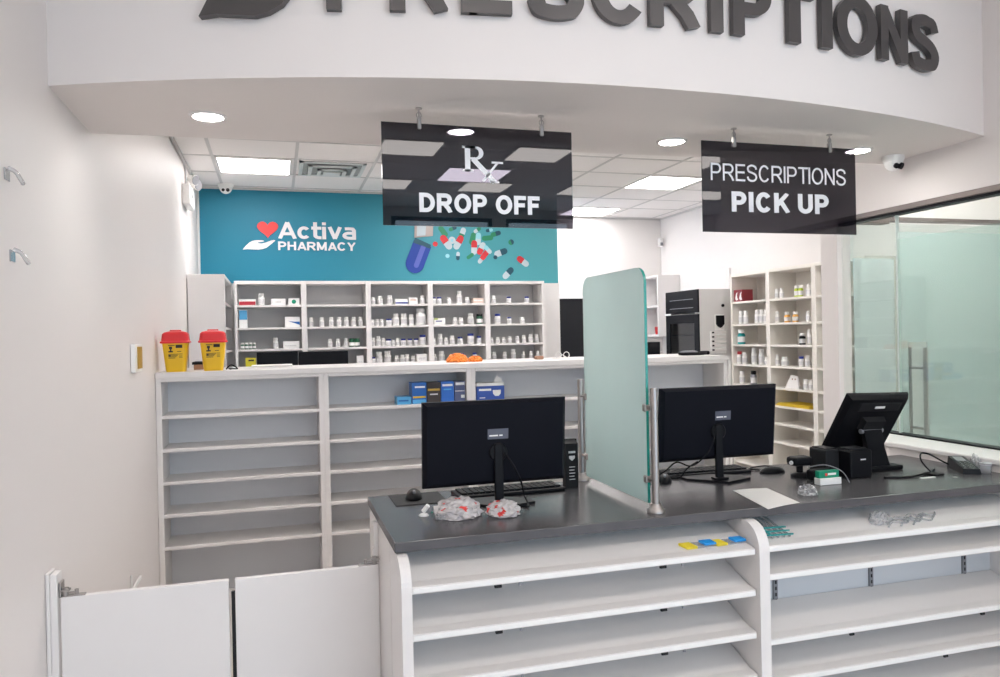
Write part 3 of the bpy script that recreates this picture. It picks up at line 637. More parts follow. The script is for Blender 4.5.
BD = {(1, 1): [(-0.124, 0.052, 0.106, 'w')], (1, 3): [(-0.006, 0.044, 0.098, 'w')], (2, 2): [(0.319, 0.039, 0.085, 'w'), (0.418, 0.039, 0.085, 'w'), (0.506, 0.039, 0.085, 'w'), (0.578, 0.039, 0.085, 'w'), (0.648, 0.039, 0.085, 'w'), (0.717, 0.039, 0.085, 'w'), (0.783, 0.039, 0.085, 'w')], (2, 3): [(0.492, 0.036, 0.077, 'w'), (0.565, 0.036, 0.077, 'w'), (0.639, 0.036, 0.08, 'w')],
(3, 1): [(0.906, 0.039, 0.064, 'w'), (0.975, 0.044, 0.077, 'w'), (1.068, 0.049, 0.084, 'w'), (1.388, 0.044, 0.08, 'w')], (3, 2): [(0.894, 0.034, 0.058, 'w'), (0.941, 0.034, 0.062, 'w'), (0.987, 0.034, 0.062, 'w'), (1.054, 0.052, 0.064, 'b'), (1.123, 0.059, 0.11, 'w'), (1.201, 0.059, 0.11, 'w'), (1.274, 0.046, 0.103, 'w'), (1.368, 0.09, 0.155, 'w')],
(3, 3): [(0.897, 0.036, 0.08, 'w'), (0.948, 0.044, 0.093, 'w'), (0.996, 0.034, 0.075, 'w'), (1.047, 0.05, 0.064, 'b'), (1.095, 0.031, 0.054, 'w'), (1.138, 0.036, 0.071, 'w'), (1.192, 0.046, 0.064, 'b'), (1.256, 0.044, 0.064, 'b'), (1.319, 0.044, 0.064, 'b'), (1.383, 0.059, 0.097, 'b')], (3, 4): [(0.899, 0.038, 0.064, 'b'), (0.954, 0.059, 0.11, 'w'), (1.034, 0.064, 0.116, 'w'), (1.124, 0.039, 0.071, 'w'), (1.178, 0.044, 0.077, 'w'), (1.225, 0.044, 0.08, 'w'), (1.283, 0.039, 0.064, 'w')],
(4, 1): [(1.503, 0.041, 0.064, 'b'), (1.558, 0.044, 0.064, 'b'), (1.656, 0.039, 0.058, 'w'), (1.762, 0.049, 0.122, 'w'), (1.845, 0.044, 0.062, 'w')], (4, 2): [(1.715, 0.044, 0.067, 'w'), (1.777, 0.041, 0.064, 'w'), (1.876, 0.059, 0.103, 'w'), (1.968, 0.06, 0.097, 'g')], (4, 3): [(1.50, 0.036, 0.062, 'w'), (1.562, 0.046, 0.103, 'w'), (1.62, 0.036, 0.067, 'w'), (1.68, 0.046, 0.085, 'w'), (1.762, 0.049, 0.071, 'b'), (1.871, 0.064, 0.101, 'b'), (1.957, 0.044, 0.075, 'b')], (4, 4): [(1.50, 0.036, 0.075, 'w'), (1.569, 0.054, 0.101, 'w'), (1.691, 0.046, 0.077, 'b'), (1.779, 0.044, 0.077, 'b'), (1.909, 0.044, 0.08, 'b')],
(5, 1): [(2.119, 0.041, 0.075, 'w'), (2.28, 0.044, 0.064, 'b'), (2.473, 0.044, 0.064, 'b')], (5, 2): [(2.156, 0.054, 0.097, 'b'), (2.28, 0.041, 0.064, 'b'), (2.42, 0.044, 0.062, 'w')], (5, 3): [(2.088, 0.036, 0.059, 'w'), (2.154, 0.036, 0.059, 'w'), (2.217, 0.036, 0.059, 'w'), (2.281, 0.041, 0.064, 'w'), (2.362, 0.039, 0.067, 'w'), (2.432, 0.039, 0.077, 'w'), (2.505, 0.044, 0.08, 'w'), (2.571, 0.039, 0.08, 'w')], (5, 4): [(2.113, 0.041, 0.08, 'w'), (2.225, 0.039, 0.077, 'w'), (2.317, 0.046, 0.103, 'w'), (2.424, 0.036, 0.077, 'w'), (2.507, 0.034, 0.08, 'w'), (2.579, 0.034, 0.08, 'w')]}
RN = {1: 'top', 2: 'second', 3: 'third', 4: 'lowest visible'}
for (b, r), L in BD.items():
    for i, (x, w, h, k) in enumerate(L):
        look = {'w': 'white pill bottle', 'b': 'blue-capped white pill bottle', 'g': 'dark green jar with black lid'}[k]
        if k == 'w' and h > 0.1: look = 'tall white pill bottle'
        pos = '%s bottle from left' % ordn(i+1) if len(L) > 1 else 'only bottle'
        bottle(k, x, 7.42, ZR[r-1], w, h, '%s, %s, %s shelf, %s mural shelving bay' % (look, pos, RN[r], ordn(b)), 'bottles on the shelving under the mural')
# bottles on the right-hand cream shelving
UNB = []
def ub(y, row, kind, w, h, label, body=None, capm=None):
    bottle(kind, 4.51, y, UZ[row-1], w, h, label, 'bottles on the cream shelving', body, capm)
for i, y in enumerate((6.70, 6.62, 6.43, 6.36, 6.29)): ub(y, 2, 'w', 0.045, 0.125, 'white pill bottle, %s from left, second shelf, cream bay nearest fridge' % ordn(i+1))
ub(6.70, 3, 'w', 0.07, 0.14, 'teal and white bottle alone on third shelf of cream bay nearest fridge', TEALP, BOTTLE)
for i, (y, h, c) in enumerate(((6.74, 0.12, REDC), (6.65, 0.11, BOTTLE), (6.49, 0.16, BOTTLE), (6.375, 0.15, BOTTLE), (6.29, 0.07, BOTTLE))): ub(y, 4, 'w', 0.05, h, ['white bottle with dark red cap, far left of fourth cream shelf', 'short white bottle beside the red-capped one, fourth cream shelf', 'tallest white bottle mid fourth cream shelf nearest fridge', 'tall white bottle right of the tallest, fourth cream shelf', 'tiny white bottle at right end of fourth cream shelf'][i], None, c if c is REDC else None)
ub(6.70, 5, 'w', 0.05, 0.12, 'white bottle left of the black-topped one, fifth cream shelf'); ub(6.51, 5, 'w', 0.055, 0.13, 'bottle with black cap on fifth shelf, cream bay nearest fridge', GREYP, BLACK)
for i, y in enumerate((6.12, 6.05)): ub(y, 1, 'w', 0.035, 0.09, ['small pale bottle at far left, top shelf above the yellow folders', 'small pale bottle, second from left, top shelf above the yellow folders'][i])
for i, y in enumerate((5.838, 5.783)): ub(y, 1, 'w', 0.04, 0.10, ['left yellow-green bottle on top shelf of second cream bay', 'right yellow-green bottle on top shelf of second cream bay'][i], YGREEN, BOTTLE)
ub(5.68, 1, 'w', 0.04, 0.10, 'white bottle right of the yellow-green pair on top cream shelf')
ub(6.12, 2, 'w', 0.035, 0.10, 'slim white bottle at left of second shelf, middle cream bay')
for i, y in enumerate((5.977, 5.862)): ub(y, 2, 'w', 0.05, 0.09, ['left amber bottle with white cap, second shelf, middle cream bay', 'right amber bottle with white cap, second shelf, middle cream bay'][i], AMBER, BOTTLE)
ub(5.69, 2, 'w', 0.035, 0.09, 'slim white bottle at right of second shelf, middle cream bay')
ub(5.773, 3, 'w', 0.05, 0.10, 'small black bottle with white cap, third shelf, middle cream bay', BLACK, BOTTLE); ub(5.68, 3, 'w', 0.035, 0.13, 'slim tall white bottle, right end of third shelf, middle cream bay')
ub(6.13, 4, 'w', 0.035, 0.10, 'slim white bottle, left end of fourth shelf, middle cream bay'); ub(6.02, 4, 'w', 0.06, 0.08, 'squat round white bottle, fourth shelf, middle cream bay')
ub(5.79, 4, 'b', 0.04, 0.09, 'blue-capped small bottle, fourth shelf, middle cream bay'); ub(5.71, 4, 'w', 0.035, 0.10, 'slim white bottle right of blue-capped one, fourth shelf, middle cream bay')
ub(5.735, 5, 'w', 0.045, 0.09, 'white bottle just right of the tilted card, fifth cream shelf'); ub(5.665, 5, 'w', 0.04, 0.085, 'rightmost white bottle of the shelf with the tilted card')
ub(5.47, 2, 'w', 0.04, 0.10, 'pale bottle on second shelf of cream bay beside the pillar'); ub(5.47, 4, 'w', 0.04, 0.06, 'small dark bottle on fourth shelf of cream bay beside pillar', BLACK, BLACK)
ub(5.47, 5, 'w', 0.04, 0.10, 'pale bottle on fifth shelf of cream bay beside the pillar')

# ---------------------------------------------------------------- boxes
def carton(name, x0, x1, y0, y1, z0, z1, mats, label, cat='box', group=None, decor=None):
    t = thing(name, ((x0+x1)/2, (y0+y1)/2, z0), label, cat, group)
    g = G(); g.box(x0, x1, y0, y1, z0+0.0004, z1, 0, 0.0012); obj('carton', g, mats[0], t)
    if decor:
        for nm, gg, m in decor: obj(nm, gg, m, t)
    return t
def plate(x0, x1, z0, z1, y, k=0.0008): g = G(); g.box(x0, x1, y-k, y, z0, z1); return g
YY = 7.37
z = ZR[0]
carton('medicine_box', -0.322, -0.175, YY, 7.5, z, z+0.055, [BOTTLE], 'flat white and red medicine box, left end of top wall shelf', decor=[('red_band', plate(-0.32, -0.177, z+0.002, z+0.035, YY), REDC)])
carton('medicine_box', -0.039, 0.09, YY, 7.48, z, z+0.058, [BOTTLE], 'white medicine box beside the green one on the top wall shelf', decor=[('printed_mark', plate(0.0, 0.05, z+0.02, z+0.035, YY), LABELM)])
carton('medicine_box', 0.116, 0.213, YY, 7.48, z, z+0.061, [BOTTLE], 'white medicine box with round green mark, top wall shelf', decor=[('green_mark', (lambda g: (g.lathe([(0.02, 0), (0.02, 0.001)], (0.165, YY, z+0.03), 14, 0, Matrix.Rotation(PI/2, 3, 'X')), g)[1])(G()), GREENC)])
z = ZR[1]
carton('medicine_box', -0.322, -0.252, YY, 7.44, z, z+0.168, [BOTTLE], 'upright blue and white medicine box on second wall shelf', decor=[('blue_band', plate(-0.321, -0.253, z+0.075, z+0.16, YY), LBLUE)])
g = G(); g.prism([(0.11, 0.055), (0.16, 0.04), (0.214, 0.02), (0.214, 0.05), (0.17, 0.05)], (0, YY, z), (1, 0, 0), (0, 0, 1), (0, -1, 0), 0.0008)
carton('medicine_box', 0.08, 0.215, YY, 7.48, z, z+0.095, [BOTTLE], 'white medicine box with a blue swoosh, second wall shelf', decor=[('blue_swoosh', g, BLUE)])
z = ZR[2]
for i in range(4):
    x = -0.315+i*0.034
    t = bottle('w', x+0.015, 7.40, z, 0.03, 0.058, 'tiny dark green vial with white cap, %s of four, third wall shelf' % ordn(i+1), 'row of four green vials', GREEN, BOTTLE)
carton('medicine_box', 0.06, 0.205, YY, 7.48, z, z+0.066, [BOTTLE], 'plain white medicine box, right end of third shelf, first bay', decor=[('printed_mark', plate(0.08, 0.18, z+0.02, z+0.03, YY), LABELM)])
for i, x in enumerate((0.695, 0.745)): bottle('g', x, 7.42, z, 0.048, 0.078, ['dark green jar beside the last white bottle, third shelf, second bay', 'dark green jar nearest the divider, third shelf, second bay'][i], 'dark green jars in the second bay', None, GREEN)
z = ZR[3]
carton('medicine_box', -0.275, -0.186, YY, 7.46, z, z+0.092, [mat('yellow_card', (0.75, 0.68, 0.05), 0.5)], 'small yellow medicine box left of the back-to-back black monitors', decor=[('printed_mark', plate(-0.25, -0.2, z+0.06, z+0.075, YY), INK)])
carton('medicine_box', 0.735, 0.798, YY, 7.44, z, z+0.084, [BOTTLE], 'white box with small dark dots, right of the far black monitors', decor=[('printed_mark', plate(0.75, 0.785, z+0.02, z+0.03, YY), LABELM)])
carton('medicine_box', 1.314, 1.413, YY, 7.48, z, z+0.084, [BOTTLE], 'white box at right end of lowest visible shelf, third bay', decor=[('printed_mark', plate(1.33, 1.40, z+0.03, z+0.05, YY), LABELM)])
z = ZR[0]
carton('medicine_box', 1.113, 1.238, YY, 7.47, z, z+0.048, [BOTTLE], 'flat white box with blue stripe, top shelf, third bay', decor=[('blue_band', plate(1.114, 1.237, z+0.003, z+0.018, YY), NAVY)])
carton('medicine_box', 1.247, 1.333, YY, 7.47, z, z+0.061, [BOTTLE], 'white patterned box beside the blue-striped one, top shelf, third bay', decor=[('printed_mark', plate(1.26, 1.32, z+0.03, z+0.05, YY), PINKC)])
carton('medicine_box', 1.894, 2.0, YY, 7.47, z, z+0.054, [PINKC], 'pale pink flat box at right end of top shelf, fourth bay', decor=[('printed_mark', plate(1.9, 1.99, z+0.025, z+0.035, YY), BOTTLE)])
carton('medicine_box', 1.495, 1.604, YY, 7.47, ZR[1], ZR[1]+0.064, [BOTTLE], 'white and yellow box with blue print, second shelf, fourth bay', decor=[('blue_band', plate(1.51, 1.57, ZR[1]+0.03, ZR[1]+0.04, YY), NAVY), ('yellow_corner', plate(1.496, 1.53, ZR[1]+0.05, ZR[1]+0.063, YY), YGREEN)])
# maroon box on the cream shelving
t = thing('medicine_box', (4.55, 6.68, UZ[0]), 'maroon box with white curved marks on the top cream shelf', 'box')
g = G(); g.box(4.475, 4.60, 6.625, 6.765, UZ[0]+0.0005, UZ[0]+0.12, bev=0.001); obj('carton', g, MAROON, t)
g = G()
for yy in (6.725, 6.655):
    g.prism([(-0.022, 0.03), (0.0, 0.085), (0.022, 0.095), (0.012, 0.07), (0.015, 0.045), (0.03, 0.02), (0.0, 0.012)], (4.475, yy, UZ[0]), (0, -1, 0), (0, 0, 1), (-1, 0, 0), 0.001)
obj('white_mark', g, BOTTLE, t)
# tilted white card, yellow folders
t = thing('display_card', (4.55, 5.88, UZ[4]), 'tilted white card leaning on the shelf above the yellow folders', 'card')
g = G(); g.prism([(0, 0), (0.19, 0), (0.15, 0.115), (0.045, 0.125)], (4.478, 5.985, UZ[4]+0.001), (0, -1, 0), (0.25, 0, 0.97), (0.97, 0, -0.25), 0.012); obj('card', g, PAPER, t)
g = G()
for k in (0.08, 0.12): g.lathe([(0.008, 0), (0.008, 0.001)], (4.498, 5.985-k, UZ[4]+0.085), 10, 0, Matrix.Rotation(-PI/2, 3, 'Y'))
obj('printed_mark', g, BROWN, t)
YF_ = mat('yellow_folder_card', (0.72, 0.50, 0.02), 0.5)
for k in range(3):
    z = UZ[5]+0.0006+k*0.009
    g = G(); g.box(4.47+0.004*k, 4.70, 5.645+0.01*k, 6.12-0.012*k, z, z+0.008, bev=0.002)
    tag(obj('folder', g, YF_, None, (4.55, 5.9, z)), 'yellow card folder, %s of the flat stack on the cream shelf' % ('bottom', 'middle', 'top')[k], 'folder', 'yellow folders stack')

# boxes on the low shelving, second bay
zz = CZ[0]
yb0 = 4.87
def facebox(name, x0, x1, h, m, label, bands, depth=0.12):
    dec = [(n_, plate(x0+a*(x1-x0), x0+b*(x1-x0), zz+c*h, zz+d_*h, yb0), mm) for n_, a, b, c, d_, mm in bands]
    return carton(name, x0, x1, yb0, yb0+depth, zz, zz+h, [m], label, decor=dec, group='boxes on the low shelving')
facebox('medicine_box', 0.735, 0.826, 0.050, LBLUE, 'low light blue box at left end of the blue box row', [('printed_mark', .1, .8, .4, .6, BLUE)])
facebox('medicine_box', 0.832, 0.926, 0.138, BLUE, 'bright blue upright box with yellow stripe, first upright in row', [('white_print', .2, .9, .75, .83, BOTTLE), ('yellow_stripe', .05, .95, .28, .36, YELLOW), ('light_band', .05, .95, .02, .2, LBLUE)])
facebox('medicine_box', 0.931, 1.018, 0.136, mat('dark_brown_card', (0.05, 0.035, 0.03), 0.4), 'dark brown upright box with gold stripe among blue boxes', [('gold_stripe', .05, .95, .6, .7, GOLD), ('printed_mark', .2, .8, .4, .46, LABELM)])
facebox('medicine_box', 1.023, 1.108, 0.138, mat('royal_blue_card', (0.03, 0.16, 0.60), 0.35), 'royal blue upright box right of the dark brown box', [('white_print', .1, .9, .78, .88, BOTTLE), ('light_band', .2, .8, .6, .66, LBLUE)])
facebox('medicine_box', 1.113, 1.183, 0.136, mat('slate_blue_card', (0.10, 0.12, 0.24), 0.4), 'slate and white upright box against the stile', [('white_print', .1, .95, .82, .95, BOTTLE), ('white_patch', .6, .95, .2, .35, BOTTLE), ('pale_band', .05, .95, .52, .56, LABELM)])
t = facebox('mask_box', 1.262, 1.452, 0.098, mat('mask_box_blue', (0.04, 0.10, 0.42), 0.4), 'wide blue face mask box with a tissue sticking out', [('white_print', .08, .52, .68, .82, BOTTLE), ('white_print', .1, .3, .18, .24, BOTTLE)])
g = G(); cx_ = 1.40
g.prism([(cx_-0.028, 0.07), (cx_+0.028, 0.07), (cx_+0.026, 0.045), (cx_+0.012, 0.03), (cx_-0.012, 0.03), (cx_-0.026, 0.045)], (0, yb0, zz), (1, 0, 0), (0, 0, 1), (0, -1, 0), 0.001); obj('mask_picture', g, BOTTLE, t)
g = G(); g.box(1.262, 1.452, yb0, yb0+0.12, zz+0.098, zz+0.118, bev=0.002); obj('lid', g, BOTTLE, t, label='white lid')
g = G()
pts = [(1.39, 0.118), (1.41, 0.155), (1.42, 0.17), (1.43, 0.15), (1.45, 0.14), (1.452, 0.118)]
g.prism(pts, (0, yb0+0.05, zz), (1, 0, 0), (0, 0, 1), (0.1, 1, 0), 0.004); obj('tissue', g, PAPER, t)

# ---------------------------------------------------------------- sharps bins
def sharps(x, y, z, label):
    t = thing('sharps_bin', (x, y, z), label, 'sharps bin', 'yellow sharps bins')
    g = G(); secs = []
    def rr(w, d, zz_, r=0.02, n=4):
        pts = []
        for cx, cy, a0 in ((w/2-r, -d/2+r, -PI/2), (w/2-r, d/2-r, 0), (-w/2+r, d/2-r, PI/2), (-w/2+r, -d/2+r, PI)):
            for i in range(n+1): a = a0+PI/2*i/n; pts.append((x+cx+r*math.cos(a), y+cy+r*math.sin(a), z+zz_))
        return pts
    def loft(g, rings):
        n = len(rings[0]); vs = [p for r in rings for p in r]; fs = []
        for i in range(len(rings)-1):
            for k in range(n): fs.append([i*n+k, i*n+(k+1) % n, (i+1)*n+(k+1) % n, (i+1)*n+k])
        fs.append(list(range(n))[::-1]); fs.append([(len(rings)-1)*n+k for k in range(n)]); g.add(vs, fs)
    loft(g, [rr(0.100, 0.09, 0.0), rr(0.106, 0.095, 0.01), rr(0.136, 0.115, 0.155), rr(0.138, 0.117, 0.165)])
    obj('bin_body', g, YELLOW, t)
    g = G(); loft(g, [rr(0.150, 0.13, 0.160), rr(0.158, 0.136, 0.163), rr(0.158, 0.136, 0.170), rr(0.146, 0.124, 0.174), rr(0.136, 0.114, 0.213), rr(0.118, 0.10, 0.222), rr(0.08, 0.07, 0.227), rr(0.04, 0.04, 0.232)])
    obj('lid', g, RED, t)
    yf = y-0.0575
    def front(zr): return y-(0.0475+0.0100*(zr-0.01)/0.145)-0.0008
    def lab(gg, x0, x1, z0, z1):
        ya, yb_ = front(z0), front(z1)
        gg.add([(x+x0, ya, z+z0), (x+x1, ya, z+z0), (x+x1, yb_, z+z1), (x+x0, yb_, z+z1), (x+x0, ya-.0006, z+z0), (x+x1, ya-.0006, z+z0), (x+x1, yb_-.0006, z+z1), (x+x0, yb_-.0006, z+z1)], [[0, 1, 2, 3], [4, 7, 6, 5], [0, 4, 5, 1], [1, 5, 6, 2], [2, 6, 7, 3], [3, 7, 4, 0]])
    g = G()
    lab(g, -0.035, 0.0, 0.146, 0.150); lab(g, 0.005, 0.04, 0.134, 0.152)
    # biohazard-like trefoil reduced to a small dark symbol: three petals and a foot
    lab(g, -0.030, -0.014, 0.128, 0.142); lab(g, -0.026, -0.018, 0.118, 0.128); lab(g, -0.034, -0.010, 0.110, 0.118)
    for k in range(4): lab(g, -0.035, 0.02-0.006*k, 0.098-0.007*k, 0.101-0.007*k); lab(g, 0.022, 0.040, 0.100-0.007*k, 0.102-0.007*k)
    lab(g, -0.034, -0.022, 0.088, 0.096); lab(g, 0.012, 0.034, 0.113, 0.116)
    obj('printed_warning', g, INK, t, label='black warning print')
    g = G(); g.box(x-0.03, x+0.03, y-0.012, y+0.012, z+0.228, z+0.236, bev=0.003); obj('flap', g, RED, t)
    t.scale = (1.04, 1, 1.06)
sharps(-0.578, 4.93, 1.42, 'yellow sharps bin with red lid nearest the left wall')
sharps(-0.368, 4.93, 1.42, 'yellow sharps bin with red lid, second from the left wall')
t = carton('cardboard_box', -0.50, -0.36, 5.12, 5.30, 1.42, 1.452, [BROWN], 'brown cardboard box on the worktop behind the sharps bins')
g = G(); g.box(-0.51, -0.35, 5.12, 5.32, 1.4525, 1.470, bev=0.004); tag(obj('folded_keyboard', g, BLACK, None, (-0.43, 5.2, 1.4525)), 'thin black tray lying on the brown box behind the sharps bins', 'tray')
g = G(); g.tube(spline([(-0.30, 5.0, 1.424), (-0.275, 4.98, 1.448), (-0.25, 4.99, 1.440), (-0.235, 5.0, 1.424), (-0.265, 5.03, 1.424), (-0.285, 5.0, 1.427), (-0.27, 4.96, 1.424)], 6), 0.004)
tag(obj('cable', g, BLACK, None, (-0.27, 5.0, 1.42)), 'small looped black cable right of the second sharps bin', 'cable')
g = G(); g.box(-0.16, 0.10, 5.22, 5.42, 1.4205, 1.432, bev=0.002); tag(obj('document_tray', g, PAPER, None, (0, 5.3, 1.42)), 'flat white paper tray in front of the far left monitor', 'tray')
# orange bag, small brown item
def crumple(name, c, sx, sy, sz, m, label, cat, seed, n=12, extra=None):
    random.seed(seed); bm = bmesh.new(); bmesh.ops.create_icosphere(bm, subdivisions=4, radius=1)
    ph = [(random.uniform(-1, 1), random.uniform(-1, 1), random.uniform(-1, 1), random.uniform(0, 6), random.uniform(3, 11)) for _ in range(n)]
    for v in bm.verts:
        q = v.co.copy(); d = 0
        for a, b, e, f_, fr in ph: d += abs(math.sin(fr*(a*q.x+b*q.y+e*q.z)+f_))
        k = 0.42+0.8*d/n
        v.co = Vector((q.x*sx*k, q.y*sy*k, max(-0.25, q.z)*sz*k))
    zmin = min(v.co.z for v in bm.verts)
    for v in bm.verts: v.co += Vector((c[0], c[1], c[2]-zmin+0.0006))
    g = G(); g.frombm(bm, 0, False); o = obj(name, g, m, None, c); tag(o, label, cat); random.seed(seed+100); return o
crumple('plastic_bag', (1.17, 5.02, 1.42), 0.075, 0.04, 0.05, ORANGE, 'crumpled orange plastic bag on the worktop, left one', 'bag', 3)
crumple('plastic_bag', (1.30, 5.04, 1.42), 0.05, 0.035, 0.035, ORANGE, 'smaller orange plastic bag right of the larger one', 'bag', 5)
g = G(); g.box(1.76, 1.82, 5.1, 5.15, 1.4205, 1.445, bev=0.008); tag(obj('tape_roll', g, BROWN, None, (1.79, 5.12, 1.42)), 'small brown item on the worktop right of the wall shelving', 'box')
g = G()
for k in (0, 1): g.tube([(1.93+k*0.06+0.022*math.cos(a), 5.1, 1.447+0.022*math.sin(a)) for a in [2*PI*i/16 for i in range(17)]], 0.003, 6)
g.tube([(1.88, 5.1, 1.424), (1.93, 5.1, 1.425), (1.96, 5.11, 1.45), (2.0, 5.1, 1.425), (2.04, 5.1, 1.424)], 0.003, 6)
tag(obj('coiled_wire', g, PAPER, None, (1.95, 5.1, 1.42)), 'white looped wire on the worktop in front of the dark door', 'wire')
# oval tray with headset at the right end of the worktop
t = thing('oval_tray', (3.03, 5.2, 1.42), 'dark oval tray at the right end of the white worktop', 'tray')
g = G(); M = Matrix.Diagonal((1.5, 0.75, 1)); g.lathe([(0.06, 0), (0.075, 0.004), (0.08, 0.022), (0.072, 0.022), (0.06, 0.008)], (2.96, 5.02, 1.4205), 28, 0, M); obj('tray', g, BLACK, t)
g = G(); g.lathe([(0.03, 0.012), (0.045, 0.02), (0.045, 0.03), (0.03, 0.034)], (2.93, 5.02, 1.4205), 20, 0, M); obj('pad', g, GREYP, t)
g = G(); g.box(3.03, 3.09, 4.99, 5.05, 1.4215, 1.45, bev=0.01); obj('handle', g, BLACK, t)

# desk and far monitors
t = thing('desk', (1.1, 6.95, 0), 'white work desk against the wall shelving, behind the dispensary worktop', 'desk')
g = G(); g.box(-0.3, 2.6, 6.60, 7.32, 0.93, 0.96, bev=0.003); obj('desk_top', g, WHITE, t)
for x in (-0.28, 1.15, 2.56):
    g = G(); g.box(x, x+0.03, 6.62, 7.30, 0, 0.93); obj('desk_leg', g, WHITE, t)
def simple_monitor(x0, x1, y, z0, z1, zb, label):
    t = thing('monitor', ((x0+x1)/2, y, zb), label, 'monitor', 'far monitors')
    g = G(); g.box(x0, x1, y, y+0.03, z0, z1, bev=0.004); obj('housing', g, BLACK, t)
    g = G(); g.box(x0+0.01, x1-0.01, y-0.0015, y, z0+0.02, z1-0.01); obj('screen', g, BLACK, t)
    xm = (x0+x1)/2; g = G(); g.box(xm-0.02, xm+0.02, y+0.03, y+0.05, zb+0.012, z0+0.1, bev=0.004); g.box(xm-0.11, xm+0.11, y-0.05, y+0.12, zb+0.0006, zb+0.012, bev=0.004); obj('stand', g, BLACK, t)
simple_monitor(-0.165, 0.178, 6.90, 1.18, 1.492, 0.96, 'left of the two black screens behind the worktop')
simple_monitor(0.184, 0.612, 6.90, 1.18, 1.487, 0.96, 'right of the two black screens behind the worktop')
t = thing('desk', (4.35, 8.3, 0), 'pale corner desk under the small wall shelf', 'desk')
g = G(); g.box(4.12, XR2-0.002, 7.7, 8.8, 1.10, 1.13, bev=0.003); obj('desk_top', g, CREAM, t)
for y in (7.72, 8.76):
    g = G(); g.box(4.14, XR2-0.01, y, y+0.03, 0, 1.10); obj('desk_leg', g, CREAM, t)
simple_monitor(4.16, 4.40, 8.2, 1.21, 1.478, 1.13, 'small black screen in the far right corner below the wall shelf')

# ---------------------------------------------------------------- fridge
FX, FY0, FY1 = 4.17, 6.943, 7.63
t = thing('fridge', (4.45, 7.28, 0), 'tall fridge with black front, glass door and grey side', 'fridge')
g = G(); a_, b_ = FX+0.016, XR2-0.035
g.box(a_, b_, FY0, FY0+0.04, 0.03, 2.03, bev=0.004); g.box(a_, b_, FY1-0.04, FY1, 0.03, 2.03, bev=0.004); g.box(a_, b_, FY0+0.04, FY1-0.04, 1.99, 2.03, bev=0.004); g.box(a_, b_, FY0+0.04, FY1-0.04, 0.03, 0.12, bev=0.004); g.box(a_, b_, FY0+0.04, FY1-0.04, 1.72, 1.78); g.box(b_-0.04, b_, FY0+0.04, FY1-0.04, 0.12, 1.99)
obj('cabinet', g, mat('fridge_grey_side', (0.70, 0.68, 0.67), 0.4), t)
g = G(); g.box(FX, FX+0.015, FY0+0.002, FY1, 1.79, 2.03, bev=0.006); obj('freezer_door', g, BLACK, t)
g = G(); y0, y1 = FY0+0.002, FY1
g.box(FX, FX+0.015, y0, y0+0.09, 0.12, 1.775, bev=0.004); g.box(FX, FX+0.015, y1-0.09, y1, 0.12, 1.775, bev=0.004); g.box(FX, FX+0.015, y0+0.09, y1-0.09, 1.68, 1.775, bev=0.004); g.box(FX, FX+0.015, y0+0.09, y1-0.09, 0.12, 0.24, bev=0.004)
dr = obj('fridge_door', g, BLACK, t)
g = G(); g.box(FX+0.005, FX+0.010, y0+0.09, y1-0.09, 0.24, 1.68); obj('door_glass', g, FRIDGEG, dr)
for z in (1.0, 1.25, 1.55):
    g = G(); g.box(FX+0.05, FX+0.45, y0+0.045, y1-0.045, z, z+0.010); obj('wire_shelf', g, GREYP, t)
for a, b in ((y1-0.13, y1+0.002), (y0-0.0, y0+0.05)):
    g = G(); g.box(FX-0.012, FX-0.001, a, b, 1.772, 1.792, bev=0.003); obj('hinge_cover', g, BOTTLE if a > 7.3 else STEEL, t)
g = G(); g.box(FX-0.003, FX, y0+0.1, y1-0.1, 1.84, 1.846); g.box(FX-0.003, FX, y0+0.1, y1-0.1, 1.93, 1.936); obj('trim_line', g, GREYP, t)
carton('medicine_box', 4.30, 4.42, 7.05, 7.14, 1.26, 1.40, [BOTTLE], 'small white box behind the fridge door glass')
# things fixed to the fridge side
g = G(); g.lathe([(0.016, 0), (0.016, 0.012)], (4.454, FY0-0.0005, 1.858), 16, 0, Matrix.Rotation(PI/2, 3, 'X')); tag(obj('magnet', g, BLACK, None, (4.454, FY0, 1.84)), 'small round black magnet on the grey fridge side', 'magnet')
t = thing('thermometer', (4.41, FY0, 1.62), 'black shield-shaped gauge on a white plate, grey fridge side', 'gauge')
g = G(); g.box(4.355, 4.47, FY0-0.003, FY0-0.0003, 1.60, 1.765, bev=0.001); obj('backplate', g, BOTTLE, t)
g = G(); g.prism([(4.37, 1.755), (4.462, 1.755), (4.462, 1.665), (4.44, 1.64), (4.416, 1.625), (4.39, 1.64), (4.37, 1.665)], (0, FY0-0.003, 0), (1, 0, 0), (0, 0, 1), (0, -1, 0), 0.015); obj('gauge', g, BLACK, t)
t = thing('file_rack', (4.39, FY0, 1.36), 'white slotted label rack on the grey fridge side', 'rack')
g = G(); g.box(4.30, 4.485, FY0-0.006, FY0-0.0005, 1.36, 1.59, bev=0.001); obj('backplate', g, BOTTLE, t)
for k in range(5):
    z = 1.385+k*0.045
    g = G(); g.box(4.305, 4.48, FY0-0.02, FY0-0.006, z, z+0.028, 0, 0.002); obj('slot', g, METALW, t)
    g = G(); g.box(4.312, 4.335, FY0-0.024, FY0-0.020, z+0.006, z+0.022); obj('index_tab', g, BLACKM, t)
